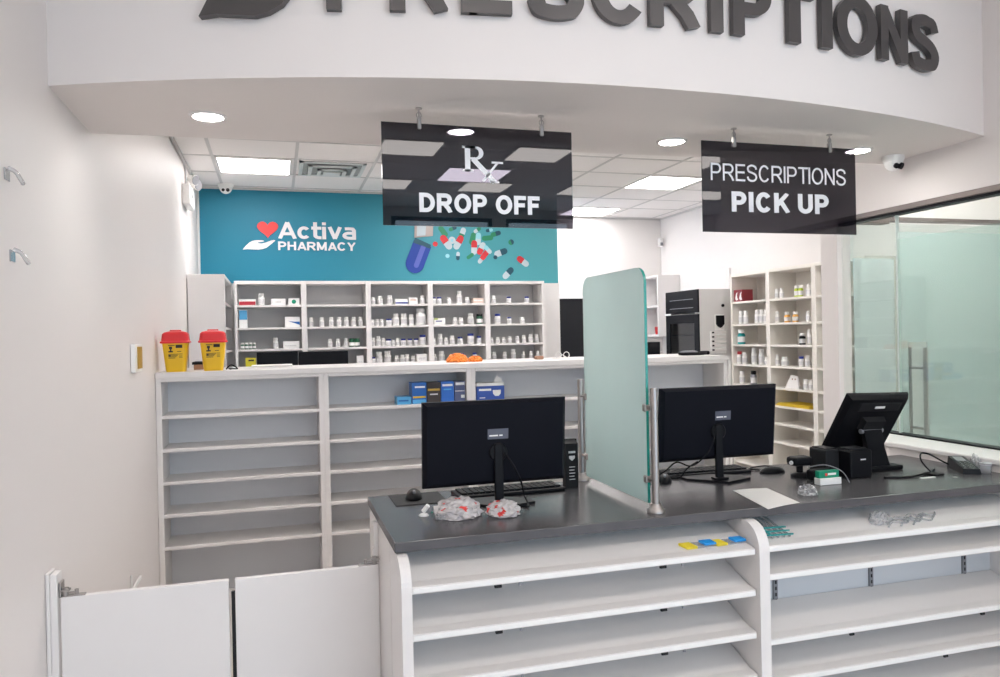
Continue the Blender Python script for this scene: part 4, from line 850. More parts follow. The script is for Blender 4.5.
# electrical panel and alarm on the right wall
t = thing('electrical_panel', (XR2, 7.6, 1.9), 'flush white electrical panel cover on the right wall above fridge', 'panel')
g = G(); g.box(XR2-0.025, XR2-0.001, 7.27, 8.03, 1.7, 2.28, bev=0.005); obj('cover', g, BACKW, t)
g = G(); g.box(XR2-0.028, XR2-0.025, 7.32, 7.98, 1.75, 2.23, bev=0.001); obj('panel_door', g, BACKW, t)
t = thing('motion_sensor', (4.72, 8.72, 2.66), 'small white alarm sensor high in the far right corner', 'sensor')
g = G(); g.box(4.69, 4.745, 8.70, 8.76, 2.68, 2.79, bev=0.012); obj('housing', g, BOTTLE, t)
g = G(); g.box(4.70, 4.735, 8.696, 8.70, 2.69, 2.73, bev=0.001); obj('lens', g, GREYP, t)
g = G(); g.cyl((4.72, 8.76, 2.74), (4.76, 8.82, 2.76), 0.01, 10); obj('bracket', g, BOTTLE, t)

# ---------------------------------------------------------------- cameras and emergency light
def dome(x, y, z, label, r=0.06):
    t = thing('security_camera', (x, y, z), label, 'security camera', 'dome security cameras')
    g = G(); g.lathe([(r, 0), (r, -0.015), (r*0.9, -0.03)][::-1], (x, y, z), 24); obj('base', g, BOTTLE, t)
    g = G(); prof = [(max(0.001, r*0.82*math.cos(a)), -0.03-r*0.85*math.sin(a)) for a in [PI/2*i/8 for i in range(9)]]
    g.lathe(prof[::-1], (x, y, z), 24); obj('ball', g, BOTTLE, t)
    for s in (-1, 1):
        v = Vector((s*0.35-0.2*0, -0.85, -0.45)).normalized(); c = Vector((x, y, z-0.035))+v*(r*0.80)
        g = G(); g.cyl(c-v*0.012, c+v*0.007, 0.013 if s < 0 else 0.016, 14); obj('lens', g, BLACK, t)
dome(2.90, 3.02, ZS, 'white dome camera under the soffit right of the pick up sign', 0.05)
dome(-0.42, 7.50, ZC, 'white dome camera on the ceiling above the teal mural', 0.07)
t = thing('emergency_light', (XL, 6.6, 2.72), 'white twin-head emergency light on the left wall by the mural', 'emergency light')
g = G(); g.box(XL+0.001, XL+0.06, 6.42, 6.78, 2.68, 2.84, bev=0.01); obj('housing', g, BOTTLE, t)
g = G(); g.lathe([(0.018, 0), (0.018, 0.003)], (XL+0.06, 6.6, 2.77), 14, 0, Matrix.Rotation(PI/2, 3, 'Y')); obj('indicator', g, GREYP, t)
for yy, dx in ((6.50, 0.05), (6.72, 0.06)):
    c = Vector((XL+0.075, yy, 2.885)); v = Vector((0.75, -0.55, -0.25)).normalized()
    g = G(); g.cyl((XL+0.035, yy, 2.84), (XL+0.05, yy, 2.88), 0.01, 10); g.cyl(c-v*0.03, c+v*0.03, 0.03, 18, r2=0.042); obj('lamp_head', g, BOTTLE, t)
    g = G(); g.cyl(c+v*0.0305, c+v*0.034, 0.038, 18); obj('lamp_lens', g, GREYP, t)
g = G(); g.tube([(XL+0.012, 4.3, ZC-0.03), (XL+0.012, 6.55, ZC-0.03), (XL+0.012, 6.6, ZC-0.06), (XL+0.012, 6.6, 2.87)], 0.009, 8)
tag(obj('conduit', g, mat('conduit_grey', (0.45, 0.44, 0.44), 0.4), None, (XL+0.012, 5.4, ZC-0.03)), 'grey conduit along the top of the left wall to the emergency light', 'conduit')
# left wall: thermostat and clear hooks, small lever
t = thing('wall_thermostat', (XL, 4.13, 1.46), 'small white box with brass face on the left wall', 'thermostat')
g = G(); g.box(XL+0.001, XL+0.022, 4.08, 4.28, 1.452, 1.592, bev=0.003); obj('housing', g, BOTTLE, t)
g = G(); g.box(XL+0.022, XL+0.025, 4.14, 4.27, 1.468, 1.578, bev=0.001); obj('face', g, GOLD, t, label='brass-coloured face')
for y, z, lb in ((2.34, 2.055, 'upper clear plastic hook at left edge of the wall'), (2.37, 1.84, 'lower clear plastic hook at left edge of the wall')):
    g = G(); g.box(XL+0.001, XL+0.005, y-0.03, y+0.01, z-0.015, z+0.018, bev=0.002)
    g.tube(spline([(XL+0.006, y-0.01, z+0.02), (XL+0.02, y, z+0.012), (XL+0.028, y+0.015, z-0.005), (XL+0.03, y+0.03, z-0.014)], 5), 0.006, 8)
    tag(obj('wall_hook', g, CLEARP, None, (XL, y, z)), lb, 'hook', 'clear plastic wall hooks')
t = thing('wall_bracket', (XL, 4.1, 0.42), 'small white bracket low on the left wall behind the gate', 'bracket')
g = G(); g.box(XL+0.001, XL+0.008, 3.94, 3.96, 0.42, 0.50, bev=0.003); g.box(XL+0.008, XL+0.02, 3.94, 4.14, 0.425, 0.445, bev=0.005); obj('arm', g, BOTTLE, t)

# ---------------------------------------------------------------- front counter
CT = 1.0
t = thing('service_counter', (1.55, 2.55, 0), 'white service counter body under the dark grey top', 'counter')
g = G(); g.box(0.322, 0.345, 2.36, 2.60, 0, 0.969, bev=0.002); g.box(0.330, 0.345, 2.60, 2.70, 0, 0.969); g.box(0.322, 0.345, 2.70, 2.88, 0, 0.969, bev=0.002); obj('end_panel', g, WHITE, t)
g = G(); g.box(0.345, 2.79, 2.36, 2.38, 0, 0.969); obj('front_panel', g, WHITE, t)
for x in (1.0, 1.8, 2.60):
    g = G(); g.box(x, x+0.025, 2.38, 2.85, 0, 0.969); obj('divider', g, WHITE, t)
g = G(); g.box(0.318, 2.798, 2.217, 2.90, 0.969, CT, bev=0.003); tag(obj('countertop', g, COUNTER, None, (1.55, 2.55, 0.969)), 'long dark grey laminate countertop carrying the monitors', 'countertop')

# gondola display shelving in front of the counter
YFr, YBk = 2.13, 2.345
def cheek(x0, x1, ztop=0.966):
    r = 0.085; poly = [(YBk, 0), (YBk, ztop), (YFr+r, ztop)]+[(YFr+r-r*math.sin(a), ztop-r+r*math.cos(a)) for a in [PI/2*i/10 for i in range(1, 11)]]+[(YFr, 0)]
    g = G(); g.prism(poly, (x0, 0, 0), (0, 1, 0), (0, 0, 1), (1, 0, 0), x1-x0); return g
def gshelf(t, x0, x1, zt, depth_y=YBk-0.012, thick=0.020):
    k = 0.36; y0 = YFr+0.018; y1 = depth_y
    zb = zt+(y1-y0-0.035)*k
    g = G(); poly = [(y0, zt-thick), (y0, zt), (y0+0.004, zt+0.001), (y0+0.034, zt+0.006), (y0+0.035, zt+0.003), (y1, zb), (y1, zb-0.012), (y0+0.03, zt-thick+0.004)]
    g.prism(poly, (x0+0.003, 0, 0), (0, 1, 0), (0, 0, 1), (1, 0, 0), x1-x0-0.006)
    o = obj('shelf', g, METALW, t)
    g = G(); g.box(x0+0.006, x1-0.006, y0-0.003, y0-0.0002, zt-thick+0.003, zt-0.003, bev=0.001); obj('price_rail', g, BOTTLE, o)
def bracket(t, x, zt, s=1, drop=0.040, fd=0.014):
    y0 = YFr+0.08; y1 = YBk-0.012; k = 0.36; zr = lambda y: zt+(y-YFr-0.053)*k-0.014
    g = G(); g.prism([(y0, zr(y0)), (y1, zr(y1)), (y1, zr(y1)-drop), (y0, zr(y0)-fd)], (x, 0, 0), (0, 1, 0), (0, 0, 1), (1, 0, 0), 0.003); obj('shelf_bracket', g, GREYP, t)
def upright(t, x, z0, z1):
    g = G(); g.box(x-0.008, x+0.008, YBk-0.014, YBk-0.006, z0, z1)
    o = obj('upright', g, GREYP, t)
    g = G()
    z = z0+0.02
    while z < z1-0.02: g.box(x-0.003, x+0.003, YBk-0.0148, YBk-0.014, z, z+0.012); z += 0.022
    obj('slots', g, BLACKM, o)
t = thing('display_shelving', (0.9, YFr, 0), 'left bay of sloped white display shelves below the counter', 'display shelving', 'display shelving below the counter')
obj('side_panel', cheek(0.322, 0.352), WHITE, t)
g = G(); g.box(0.352, 1.485, YBk-0.006, YBk+0.008, 0, 0.962); obj('back_panel', g, PERF, t)
for z in (0.887, 0.752, 0.614, 0.476, 0.338, 0.20): gshelf(t, 0.352, 1.485, z); [bracket(t, x, z) for x in (0.62, 1.16)]
for x in (0.62, 1.16): upright(t, x, 0.1, 0.96)
g = G(); g.box(0.352, 1.485, YFr+0.03, YFr+0.045, 0, 0.12); obj('kick_plate', g, METALW, t)
# small dark clips hanging under the lips
for z in (0.887, 0.752, 0.614):
    for x in (0.60, 1.14):
        g = G(); g.box(x, x+0.022, YFr+0.02, YFr+0.03, z-0.031, z-0.0205, bev=0.002); obj('clip', g, BLACKM, t)
        g = G(); g.box(x+0.075, x+0.083, YFr+0.02, YFr+0.026, z-0.030, z-0.0205); obj('clip', g, GREYP, t)
t = thing('display_shelving', (2.1, YFr, 0), 'right bay of sloped white display shelves with slotted uprights', 'display shelving', 'display shelving below the counter')
obj('side_panel', cheek(1.4855, 1.5235), WHITE, t); obj('side_panel', cheek(2.68, 2.715), WHITE, t)
g = G(); g.box(1.5235, 2.68, YBk-0.006, YBk+0.008, 0, 0.962); obj('back_panel', g, PERF, t)
for z in (0.890, 0.797, 0.583, 0.453, 0.32, 0.19): gshelf(t, 1.5235, 2.68, z)
for x in (1.69, 2.105, 2.545): upright(t, x, 0.1, 0.96)
for z in (0.890, 0.797, 0.583, 0.453):
    for x in (1.70, 2.115, 2.555): bracket(t, x, z, 1, 0.105, 0.03)
g = G(); g.box(1.5235, 2.68, YFr+0.03, YFr+0.045, 0, 0.11); obj('kick_plate', g, METALW, t)
for z, x in ((0.583, 1.85), (0.583, 2.42), (0.453, 2.25)):
    g = G(); g.box(x, x+0.018, YFr+0.02, YFr+0.028, z-0.031, z-0.0205, bev=0.002); obj('clip', g, BLACKM, t)

# swing gate
GY = 2.62
t = thing('gate_post', (XL+0.02, GY, 0), 'white gate post fixed to the left wall', 'post')
g = G(); g.box(XL+0.001, XL+0.012, GY-0.025, GY+0.045, 0, 0.905, bev=0.002); g.box(XL+0.012, XL+0.032, GY-0.022, GY+0.035, 0, 0.90, bev=0.003); obj('post', g, WHITE, t)
g = G(); g.box(XL+0.034, XL+0.040, GY-0.012, GY+0.03, 0.825, 0.872, bev=0.002); obj('hinge_plate', g, STEEL, t)
def leaf(x0, x1, hx, label, strip):
    t = thing('swing_gate', ((x0+x1)/2, GY, 0.15), label, 'gate', 'swing gate leaves')
    g = G(); g.box(x0, x1, GY-0.012, GY+0.012, 0.12, 0.826, bev=0.002); obj('leaf', g, WHITE, t)
    sgn = 1 if hx < (x0+x1)/2 else -1
    g = G(); g.cyl((hx, GY, 0.823), (hx, GY, 0.852), 0.009, 12); g.box(min(hx, hx+sgn*0.055), max(hx, hx+sgn*0.055), GY-0.010, GY+0.010, 0.823, 0.830, bev=0.001); g.box(hx-sgn*0.016, hx+sgn*0.012, GY-0.012, GY+0.012, 0.842, 0.848, bev=0.001); g.cyl((hx+sgn*0.03, GY, 0.83), (hx+sgn*0.03, GY, 0.845), 0.006, 10); g.box(hx-sgn*0.014, hx+sgn*0.032, GY-0.004, GY+0.004, 0.834, 0.838)
    obj('hinge', g, STEEL, t, label='chrome pivot hinge')
    if strip:
        g = G(); g.box(x0-0.012, x0-0.0005, GY-0.008, GY+0.01, 0.12, 0.785); obj('rubber_strip', g, BLACKM, t)
leaf(-0.648, -0.164, -0.636, 'left white swing gate leaf beside the wall post', False)
leaf(-0.145, 0.3185, 0.306, 'right white swing gate leaf hinged at the counter', True)
g = G(); g.box(0.3075, 0.3215, GY+0.014, GY+0.05, 0, 0.966, bev=0.002); g.box(0.303, 0.3075, GY+0.014, GY+0.03, 0.845, 0.875)
tag(obj('gate_post', g, WHITE, None, (0.316, GY, 0)), 'slim white gate post on the end of the service counter', 'post')

# ---------------------------------------------------------------- countertop items
def monitor(x0, x1, ysc, z0, z1, footx, footy, label, plate_x, text_a):
    t = thing('monitor', (footx, footy, CT), label, 'monitor', 'counter monitors seen from behind')
    tilt = math.radians(5); zc = z0
    def P(x, yy, z): # yy: distance in front (towards camera, negative) of panel plane
        return Vector((x, ysc+0.0-(z-zc)*math.tan(tilt)+yy, z))
    g = G()
    # thin edge slab, and a shallow raised back
    def slab(xa, xb, za, zb, ya, yb_, ins=0.0):
        vs = [P(xa, yb_, za), P(xb, yb_, za), P(xb, yb_, zb), P(xa, yb_, zb), P(xa+ins, ya, za+ins), P(xb-ins, ya, za+ins), P(xb-ins, ya, zb-ins), P(xa+ins, ya, zb-ins)]
        g.add(vs, [[0, 3, 2, 1], [4, 5, 6, 7], [0, 1, 5, 4], [1, 2, 6, 5], [2, 3, 7, 6], [3, 0, 4, 7]])
    slab(x0, x1, z0, z1, -0.008, 0.006, 0.001)
    slab(x0+0.002, x1-0.002, z0+0.002, z1-0.002, -0.022, -0.008, 0.012)
    obj('housing', g, MON, t)
    g = G(); vs = [P(x0+0.006, 0.0065, z0+0.012), P(x1-0.006, 0.0065, z0+0.012), P(x1-0.006, 0.0065, z1-0.006), P(x0+0.006, 0.0065, z1-0.006)]
    vs2 = [v+Vector((0, 0.001, 0)) for v in vs]; g.add(vs+vs2, [[0, 1, 2, 3], [4, 7, 6, 5], [0, 4, 5, 1], [1, 5, 6, 2], [2, 6, 7, 3], [3, 7, 4, 0]]); obj('screen', g, BLACK, t)
    zm = z0+(z1-z0)*0.42
    g = G(); c = P(footx, -0.03, zm-0.01)
    g.lathe([(0.034, 0.0), (0.034, 0.006), (0.030, 0.010)], (c.x, c.y+0.012, c.z), 30, 0, Matrix.Rotation(PI/2, 3, 'X')); obj('hinge_disc', g, BLACK, t)
    g = G(); g.box(footx-0.016, footx+0.016, c.y-0.004, c.y+0.012, CT+0.012, zm+0.02, bev=0.004); obj('stand_neck', g, BLACK, t)
    g = G(); g.prism([(-0.12, 0.10), (-0.115, 0.04), (0.0, -0.075), (0.13, -0.03), (0.125, 0.03), (0.02, 0.10)], (footx, footy, CT+0.0006), (1, 0, 0), (0, 1, 0), (0, 0, 1), 0.009)
    g.box(footx-0.03, footx+0.03, c.y-0.02, c.y+0.02, CT+0.009, CT+0.018, bev=0.004); obj('stand_foot', g, BLACK, t)
    px0, px1 = plate_x; pz = z0+(z1-z0)*0.60
    g = G(); vs = []
    for d_ in (-0.0226, -0.0232): vs += [P(px0, d_, pz-0.018), P(px1, d_, pz-0.018), P(px1, d_, pz+0.018), P(px0, d_, pz+0.018)]
    g.add(vs, [[0, 1, 2, 3], [4, 5, 6, 7][::-1], [0, 1, 5, 4], [1, 2, 6, 5], [2, 3, 7, 6], [3, 0, 4, 7]]); obj('rating_plate', g, mat('rating_plate', (0.10, 0.11, 0.15), 0.3), t, label='small grey rating plate')
    g = G()
    for k, (a, b) in enumerate(((0.08, 0.5), (0.56, 0.72))):
        xa, xb = px0+(px1-px0)*a, px0+(px1-px0)*b; v0 = P(xa, -0.0236, pz-0.007); g.box(xa, xb, v0.y, v0.y+0.0005, pz-0.008, pz-0.003)
    obj('plate_print', g, BOTTLE, t); return t, c
m1, c1 = monitor(0.472, 0.994, 2.60, 1.074, 1.374, 0.738, 2.585, 'wide black monitor left of the frosted glass partition, seen from behind', (0.70, 0.775), 0)
m2, c2_ = monitor(1.428, 1.953, 2.70, 1.085, 1.378, 1.680, 2.675, 'wide black monitor right of the frosted glass partition, seen from behind', (1.665, 1.735), 0)
g = G(); g.tube(spline([(0.755, c1.y-0.01, 1.19), (0.78, c1.y-0.025, 1.15), (0.81, c1.y-0.02, 1.09), (0.83, c1.y, 1.03), (0.825, 2.50, 1.005), (0.80, 2.53, 1.005), (0.76, 2.56, 1.016)], 8), 0.0035)
tag(obj('cable', g, BLACK, None, (0.8, c1.y, CT)), 'black cable hanging from the left counter monitor', 'cable')
g = G(); g.tube(spline([(1.655, c2_.y-0.01, 1.22), (1.64, c2_.y-0.02, 1.16), (1.60, c2_.y-0.01, 1.10), (1.55, 2.66, 1.07), (1.50, 2.68, 1.085), (1.46, 2.70, 1.05), (1.43, 2.74, 1.02), (1.40, 2.78, 1.004)], 8), 0.003)
g.tube(spline([(1.60, c2_.y+0.02, 1.085), (1.56, 2.72, 1.05), (1.52, 2.74, 1.0), (1.54, 2.78, 1.006), (1.60, 2.80, 1.006)], 8) if False else spline([(1.60, 2.69, 1.08), (1.57, 2.72, 1.05), (1.55, 2.75, 1.01), (1.50, 2.80, 1.005), (1.46, 2.83, 1.005)], 8), 0.003)
tag(obj('cable', g, BLACK, None, (1.5, 2.7, CT)), 'black looping cable under the right counter monitor', 'cable')
KEYM = mat('keycap_plastic', (0.012, 0.012, 0.014), 0.5, spec=0.15)
def keyboard(cx, cy, w, d, rz, label):
    t = local_thing('keyboard', label, 'keyboard', 'counter keyboards')
    g = G(); g.box(-w/2, w/2, -d/2, d/2, 0.0005, 0.014, bev=0.004); obj('case', g, BLACK, t)
    g = G(); n = 17; r = 5
    for j in range(r):
        for i in range(n):
            if j == 0 and 4 <= i <= 8:
                if i > 4: continue
                x0 = -w/2+0.012+i*(w-0.024)/n; g.box(x0, x0+5*(w-0.024)/n-0.003, -d/2+0.012, -d/2+0.012+(d-0.03)/r-0.003, 0.014, 0.021, bev=0.0015, seg=1); continue
            x0 = -w/2+0.012+i*(w-0.024)/n; y0 = -d/2+0.012+j*(d-0.03)/r
            g.box(x0, x0+(w-0.024)/n-0.003, y0, y0+(d-0.03)/r-0.003, 0.014, 0.021, bev=0.0015, seg=1)
    obj('keys', g, KEYM, t)
    t.location = (cx, cy, CT); t.rotation_euler = (0, 0, rz)
keyboard(0.835, 2.775, 0.42, 0.13, math.radians(182), 'black keyboard under the left counter monitor')
keyboard(1.70, 2.83, 0.40, 0.12, math.radians(178), 'black keyboard under the right counter monitor')
g = G(); g.box(0.395, 0.585, 2.69, 2.885, CT+0.0004, CT+0.003, bev=0.001); tag(obj('mouse_mat', g, BLACKM, None, (0.49, 2.79, CT)), 'thin black mouse mat at the left end of the counter', 'mouse mat')
def mouse(cx, cy, z, rz, label):
    t = local_thing('computer_mouse', label, 'mouse', 'computer mice')
    bm = bmesh.new(); bmesh.ops.create_uvsphere(bm, u_segments=20, v_segments=12, radius=1)
    for v in bm.verts: v.co = Vector((v.co.x*0.031, v.co.y*0.052, max(0, v.co.z)*0.034*(1-0.15*v.co.y)))
    g = G(); g.frombm(bm, 0, True); obj('shell', g, BLACK, t)
    g = G(); g.cyl((-0.004, 0.028, 0.028), (0.004, 0.028, 0.028), 0.007, 12); obj('scroll_wheel', g, GREYP, t)
    t.location = (cx, cy, z+0.0006); t.rotation_euler = (0, 0, rz)
mouse(0.475, 2.79, CT+0.003, 3.0, 'black mouse resting on the mouse mat'); mouse(1.472, 2.735, CT, 2.8, 'black mouse between the partition and the right counter monitor')
# black box display beside the monitor
t = thing('display_box', (1.09, 2.77, CT), 'upright black product box with white print left of the partition', 'box')
g = G(); g.box(1.066, 1.118, 2.762, 2.80, CT+0.0005, CT+0.165, bev=0.001)
g.prism([(2.762, CT+0.165), (2.762, CT+0.172), (2.80, CT+0.187), (2.80, CT+0.165)], (1.066, 0, 0), (0, 1, 0), (0, 0, 1), (1, 0, 0), 0.052); g.box(1.060, 1.124, 2.79, 2.802, CT+0.165, CT+0.186, bev=0.001)
obj('carton', g, BLACKM, t)
g = G(); g.box(1.078, 1.106, 2.7612, 2.7618, CT+0.135, CT+0.143); g.prism([(1.080, 0.125), (1.104, 0.125), (1.104, 0.115), (1.092, 0.105), (1.080, 0.115)], (0, 2.7618, CT), (1, 0, 0), (0, 0, 1), (0, -1, 0), 0.0006)
for k in range(5): g.box(1.080, 1.104-0.003*(k % 2), 2.7612, 2.7618, CT+0.08-0.012*k, CT+0.083-0.012*k)
obj('white_print', g, LABELM, t)
# frosted glass partition with posts
PX = 1.19
t = thing('glass_partition', (PX, 2.6, CT), 'tall frosted glass partition clamped between two steel posts', 'partition')
def rrect(y0, y1, z0, z1, r, n=8):
    P_ = [(y0, z0), (y1, z0)]
    P_ += [(y1-r+r*math.cos(a), z1-r+r*math.sin(a)) for a in [PI/2*i/n for i in range(n+1)]]
    P_ += [(y0+r-r*math.sin(a), z1-r+r*math.cos(a)) for a in [PI/2*i/n for i in range(n+1)]]
    return P_
pl = rrect(2.315, 2.845, 1.026, 1.820, 0.055)
n = len(pl); vs = [(PX-0.005, a, b) for a, b in pl]+[(PX+0.005, a, b) for a, b in pl]
g = G(); g.add(vs, [list(range(n)), [n+i for i in range(n)][::-1]], 0); g.add(vs, [[i, (i+1) % n, n+(i+1) % n, n+i] for i in range(n)], 1)
obj('glass_sheet', g, [FROST, GEDGE], t, label='frosted glass sheet with rounded top corners and green edge')
for yy, ysgn in ((2.285, 1), (2.895, -1)):
    xx = 1.199 if ysgn > 0 else 1.188
    g = G(); g.lathe([(0.0125, 0.0), (0.0125, 0.405), (0.011, 0.412)], (xx, yy, CT+0.001), 20); o = obj('post', g, STEEL, t)
    g = G(); g.lathe([(0.030, 0.0005), (0.030, 0.010), (0.022, 0.014), (0.017, 0.03)], (xx, yy, CT), 24); obj('base_flange', g, STEEL, t)
    for z in (1.105, 1.345):
        g = G(); gy_ = 2.325 if ysgn > 0 else 2.835
        g.cyl((xx, yy, z), (PX, gy_, z), 0.006, 12); g.box(PX-0.011, PX+0.011, gy_-0.011, gy_+0.011, z-0.013, z+0.013, bev=0.005); obj('glass_clamp', g, STEEL, t)
# crumpled printed bag
BAGM = glassmat('cloudy_bag_plastic', (0.92, 0.92, 0.93), rough=0.2, refl=1.3, diffuse=0.75, dcol=(0.95, 0.91, 0.91), trans=0.3)
crumple('plastic_bag', (0.570, 2.485, CT), 0.082, 0.095, 0.045, BAGM, 'crumpled clear plastic bag with red print beside the monitor foot', 'bag', 11)
bag = bpy.data.objects[[o.name for o in bpy.data.objects if o.name.startswith('plastic_bag')][-1]]
crumple('plastic_bag', (0.715, 2.43, CT), 0.058, 0.06, 0.040, BAGM, 'crumpled clear plastic bag against the left monitor stand foot', 'bag', 12)
g = G(); random.seed(4)
for k in range(9):
    a = 0.555+random.uniform(-0.02, 0.09); b = 2.415+random.uniform(0, 0.03); z = CT+0.034+random.uniform(-0.012, 0.014)
    g.box(a, a+random.uniform(0.008, 0.02), b-0.012, b-0.011, z, z+0.004)
bagred = None
random.seed(9)
PRM = mat('red_bag_print', (0.75, 0.06, 0.05), 0.5)
def bag_print(o, seed):
    # patches of red print: faces of the bag mesh itself take the red material
    random.seed(seed); me = o.data; me.materials.append(PRM)
    sc = [Vector((random.uniform(-0.06, 0.06), random.uniform(-0.07, 0.03), random.uniform(0.015, 0.05))) for _ in range(22)]
    for p in me.polygons:
        if any((p.center-c).length < 0.0085 for c in sc): p.material_index = 1
for o in [o for o in bpy.data.objects if o.name.startswith('plastic_bag') and o.location.y < 4]: bag_print(o, int(o.location.x*100))
t = thing('bottle_stopper', (0.475, 2.53, CT), 'small white plastic stopper lying on the dark countertop', 'stopper')
g = G(); g.cyl((0.462, 2.53, CT+0.013), (0.475, 2.515, CT+0.034), 0.008, 12); g.lathe([(0.016, 0.0006), (0.018, 0.003), (0.012, 0.008)], (0.46, 2.515, CT), 16); obj('stopper', g, BOTTLE, t)
g = G(); g.tube(spline([(0.49, 2.53, CT+0.005), (0.51, 2.545, CT+0.012), (0.525, 2.52, CT+0.006), (0.52, 2.49, CT+0.005), (0.505, 2.475, CT+0.01)], 6), 0.003)
tag(obj('string', g, mat('green_string', (0.03, 0.28, 0.18), 0.5), None, (0.5, 2.5, CT)), 'short green string between stopper and plastic bag', 'string')
crumple('plastic_wrap', (0.515, 2.455, CT), 0.03, 0.03, 0.022, CLEARP, 'small scrap of clear wrap beside the green string', 'wrap', 15)
# paper sheet and folded sheet under it
g = G(); vs = []; fs = []; nx, ny = 6, 6
A, B, C_, D_ = Vector((1.625, 2.488, 0)), Vector((1.765, 2.478, 0)), Vector((1.718, 2.228, 0)), Vector((1.560, 2.185, 0))
for k, dz in ((0, 0.0006), (1, 0.0014)):
    for i in range(nx+1):
        for j in range(ny+1):
            u, v = i/nx, j/ny; p = (A*(1-u)+B*u)*(1-v)+(D_*(1-u)+C_*u)*v; vs.append((p.x, p.y, CT+dz+0.003*math.sin(u*PI)*0.6))
m_ = (nx+1)*(ny+1)
for i in range(nx):
    for j in range(ny):
        q = [i*(ny+1)+j, (i+1)*(ny+1)+j, (i+1)*(ny+1)+j+1, i*(ny+1)+j+1]; fs.append(q); fs.append([x+m_ for x in q][::-1])
g.add(vs, fs, 0, True)
tag(obj('paper_sheet', g, PAPER, None, (1.66, 2.35, CT)), 'white sheet of paper hanging just over the countertop edge', 'paper')
crumple('plastic_wrap', (1.83, 2.33, CT), 0.035, 0.04, 0.03, CLEARP, 'clear crumpled wrap between the paper and green card box', 'wrap', 21)
# green and white card box
t = thing('card_box', (2.02, 2.45, CT), 'small green and white card holder in front of the receipt printer', 'card holder')
g = G(); M = Matrix.Rotation(math.radians(4), 4, 'Z')
g.box(1.975, 2.072, 2.44, 2.475, CT+0.0006, CT+0.026, bev=0.002); obj('holder', g, BOTTLE, t)
g = G(); g.box(1.978, 2.069, 2.45, 2.472, CT+0.024, CT+0.053, bev=0.001); obj('cards', g, GREENC, t)
g = G(); g.box(2.005, 2.015, 2.4492, 2.45, CT+0.034, CT+0.044); obj('heart_mark', g, HEART, t)
g = G(); g.box(2.018, 2.055, 2.4492, 2.45, CT+0.036, CT+0.044); obj('white_print', g, BOTTLE, t)
# POS terminal
t = thing('pos_terminal', (2.40, 2.62, CT), 'black touch-screen till terminal tilted on its stand, seen from behind', 'till terminal')
zt, zb = 1.333, 1.100
UX = Vector((1, 0, 0)); 
# tilted display: lower edge nearer the camera's left, leaning
B0 = Vector((2.208, 2.72, 1.098)); BX = Vector((0.305, 0.0, -0.008)); BU = Vector((-0.002, -0.16, 0.238)); BN = BX.cross(BU).normalized()
def PD(u, v, d): return B0+BX*u+BU*v+BN*d
def slabd(g, u0, u1, v0, v1, d0, d1, ins=0.0, mi=0):
    vs = [PD(u0, v0, d0), PD(u1, v0, d0), PD(u1, v1, d0), PD(u0, v1, d0), PD(u0+ins, v0+ins, d1), PD(u1-ins, v0+ins, d1), PD(u1-ins, v1-ins, d1), PD(u0+ins, v1-ins, d1)]
    g.add(vs, [[0, 1, 2, 3], [4, 7, 6, 5], [0, 4, 5, 1], [1, 5, 6, 2], [2, 6, 7, 3], [3, 7, 4, 0]], mi)
sg = -1 if BN.y > 0 else 1     # direction that faces the camera
g = G(); slabd(g, 0, 1, 0, 1, 0, sg*0.012, 0.01); slabd(g, 0.01, 0.99, 0.01, 0.99, sg*0.012, sg*0.03, 0.04); obj('housing', g, BLACK, t)
g = G(); slabd(g, 0.02, 0.98, 0.03, 0.97, -sg*0.0005, -sg*0.0015); obj('screen', g, BLACK, t)
g = G(); slabd(g, 0.20, 0.88, 0.74, 0.90, sg*0.0305, sg*0.033, 0.02); obj('ridge', g, BLACKM, t)
g = G(); slabd(g, 0.46, 0.62, 0.80, 0.84, sg*0.0335, sg*0.034); obj('badge_print', g, BOTTLE, t)
g = G(); slabd(g, 0.34, 0.70, 0.42, 0.64, sg*0.0305, sg*0.055, 0.02); obj('hinge_housing', g, BLACKM, t)
hp_ = PD(0.52, 0.44, sg*0.052)
g = G(); g.cyl(hp_-Vector((0.055, 0, 0)), hp_+Vector((0.055, 0, 0)), 0.010, 14); obj('hinge_bar', g, GREYP, t)
g = G(); a0 = hp_
vs = []
for (zz_, cx, wx, cy, wy) in ((a0.z+0.005, a0.x, 0.045, a0.y+0.0, 0.010), (1.10, a0.x+0.015, 0.042, a0.y+0.002, 0.014), (CT+0.02, a0.x+0.030, 0.055, a0.y+0.01, 0.02)):
    vs += [(cx-wx, cy-wy, zz_), (cx+wx, cy-wy, zz_), (cx+wx, cy+wy, zz_), (cx-wx, cy+wy, zz_)]
fs = [[0, 1, 2, 3], [11, 10, 9, 8]]
for i in (0, 4):
    for k in range(4): fs.append([i+k, i+(k+1) % 4, i+4+(k+1) % 4, i+4+k])
g.add(vs, fs); obj('stand_neck', g, BLACK, t)
g = G(); g.box(2.31, 2.51, a0.y-0.02, a0.y+0.19, CT+0.0006, CT+0.022, bev=0.006); obj('stand_foot', g, BLACK, t)
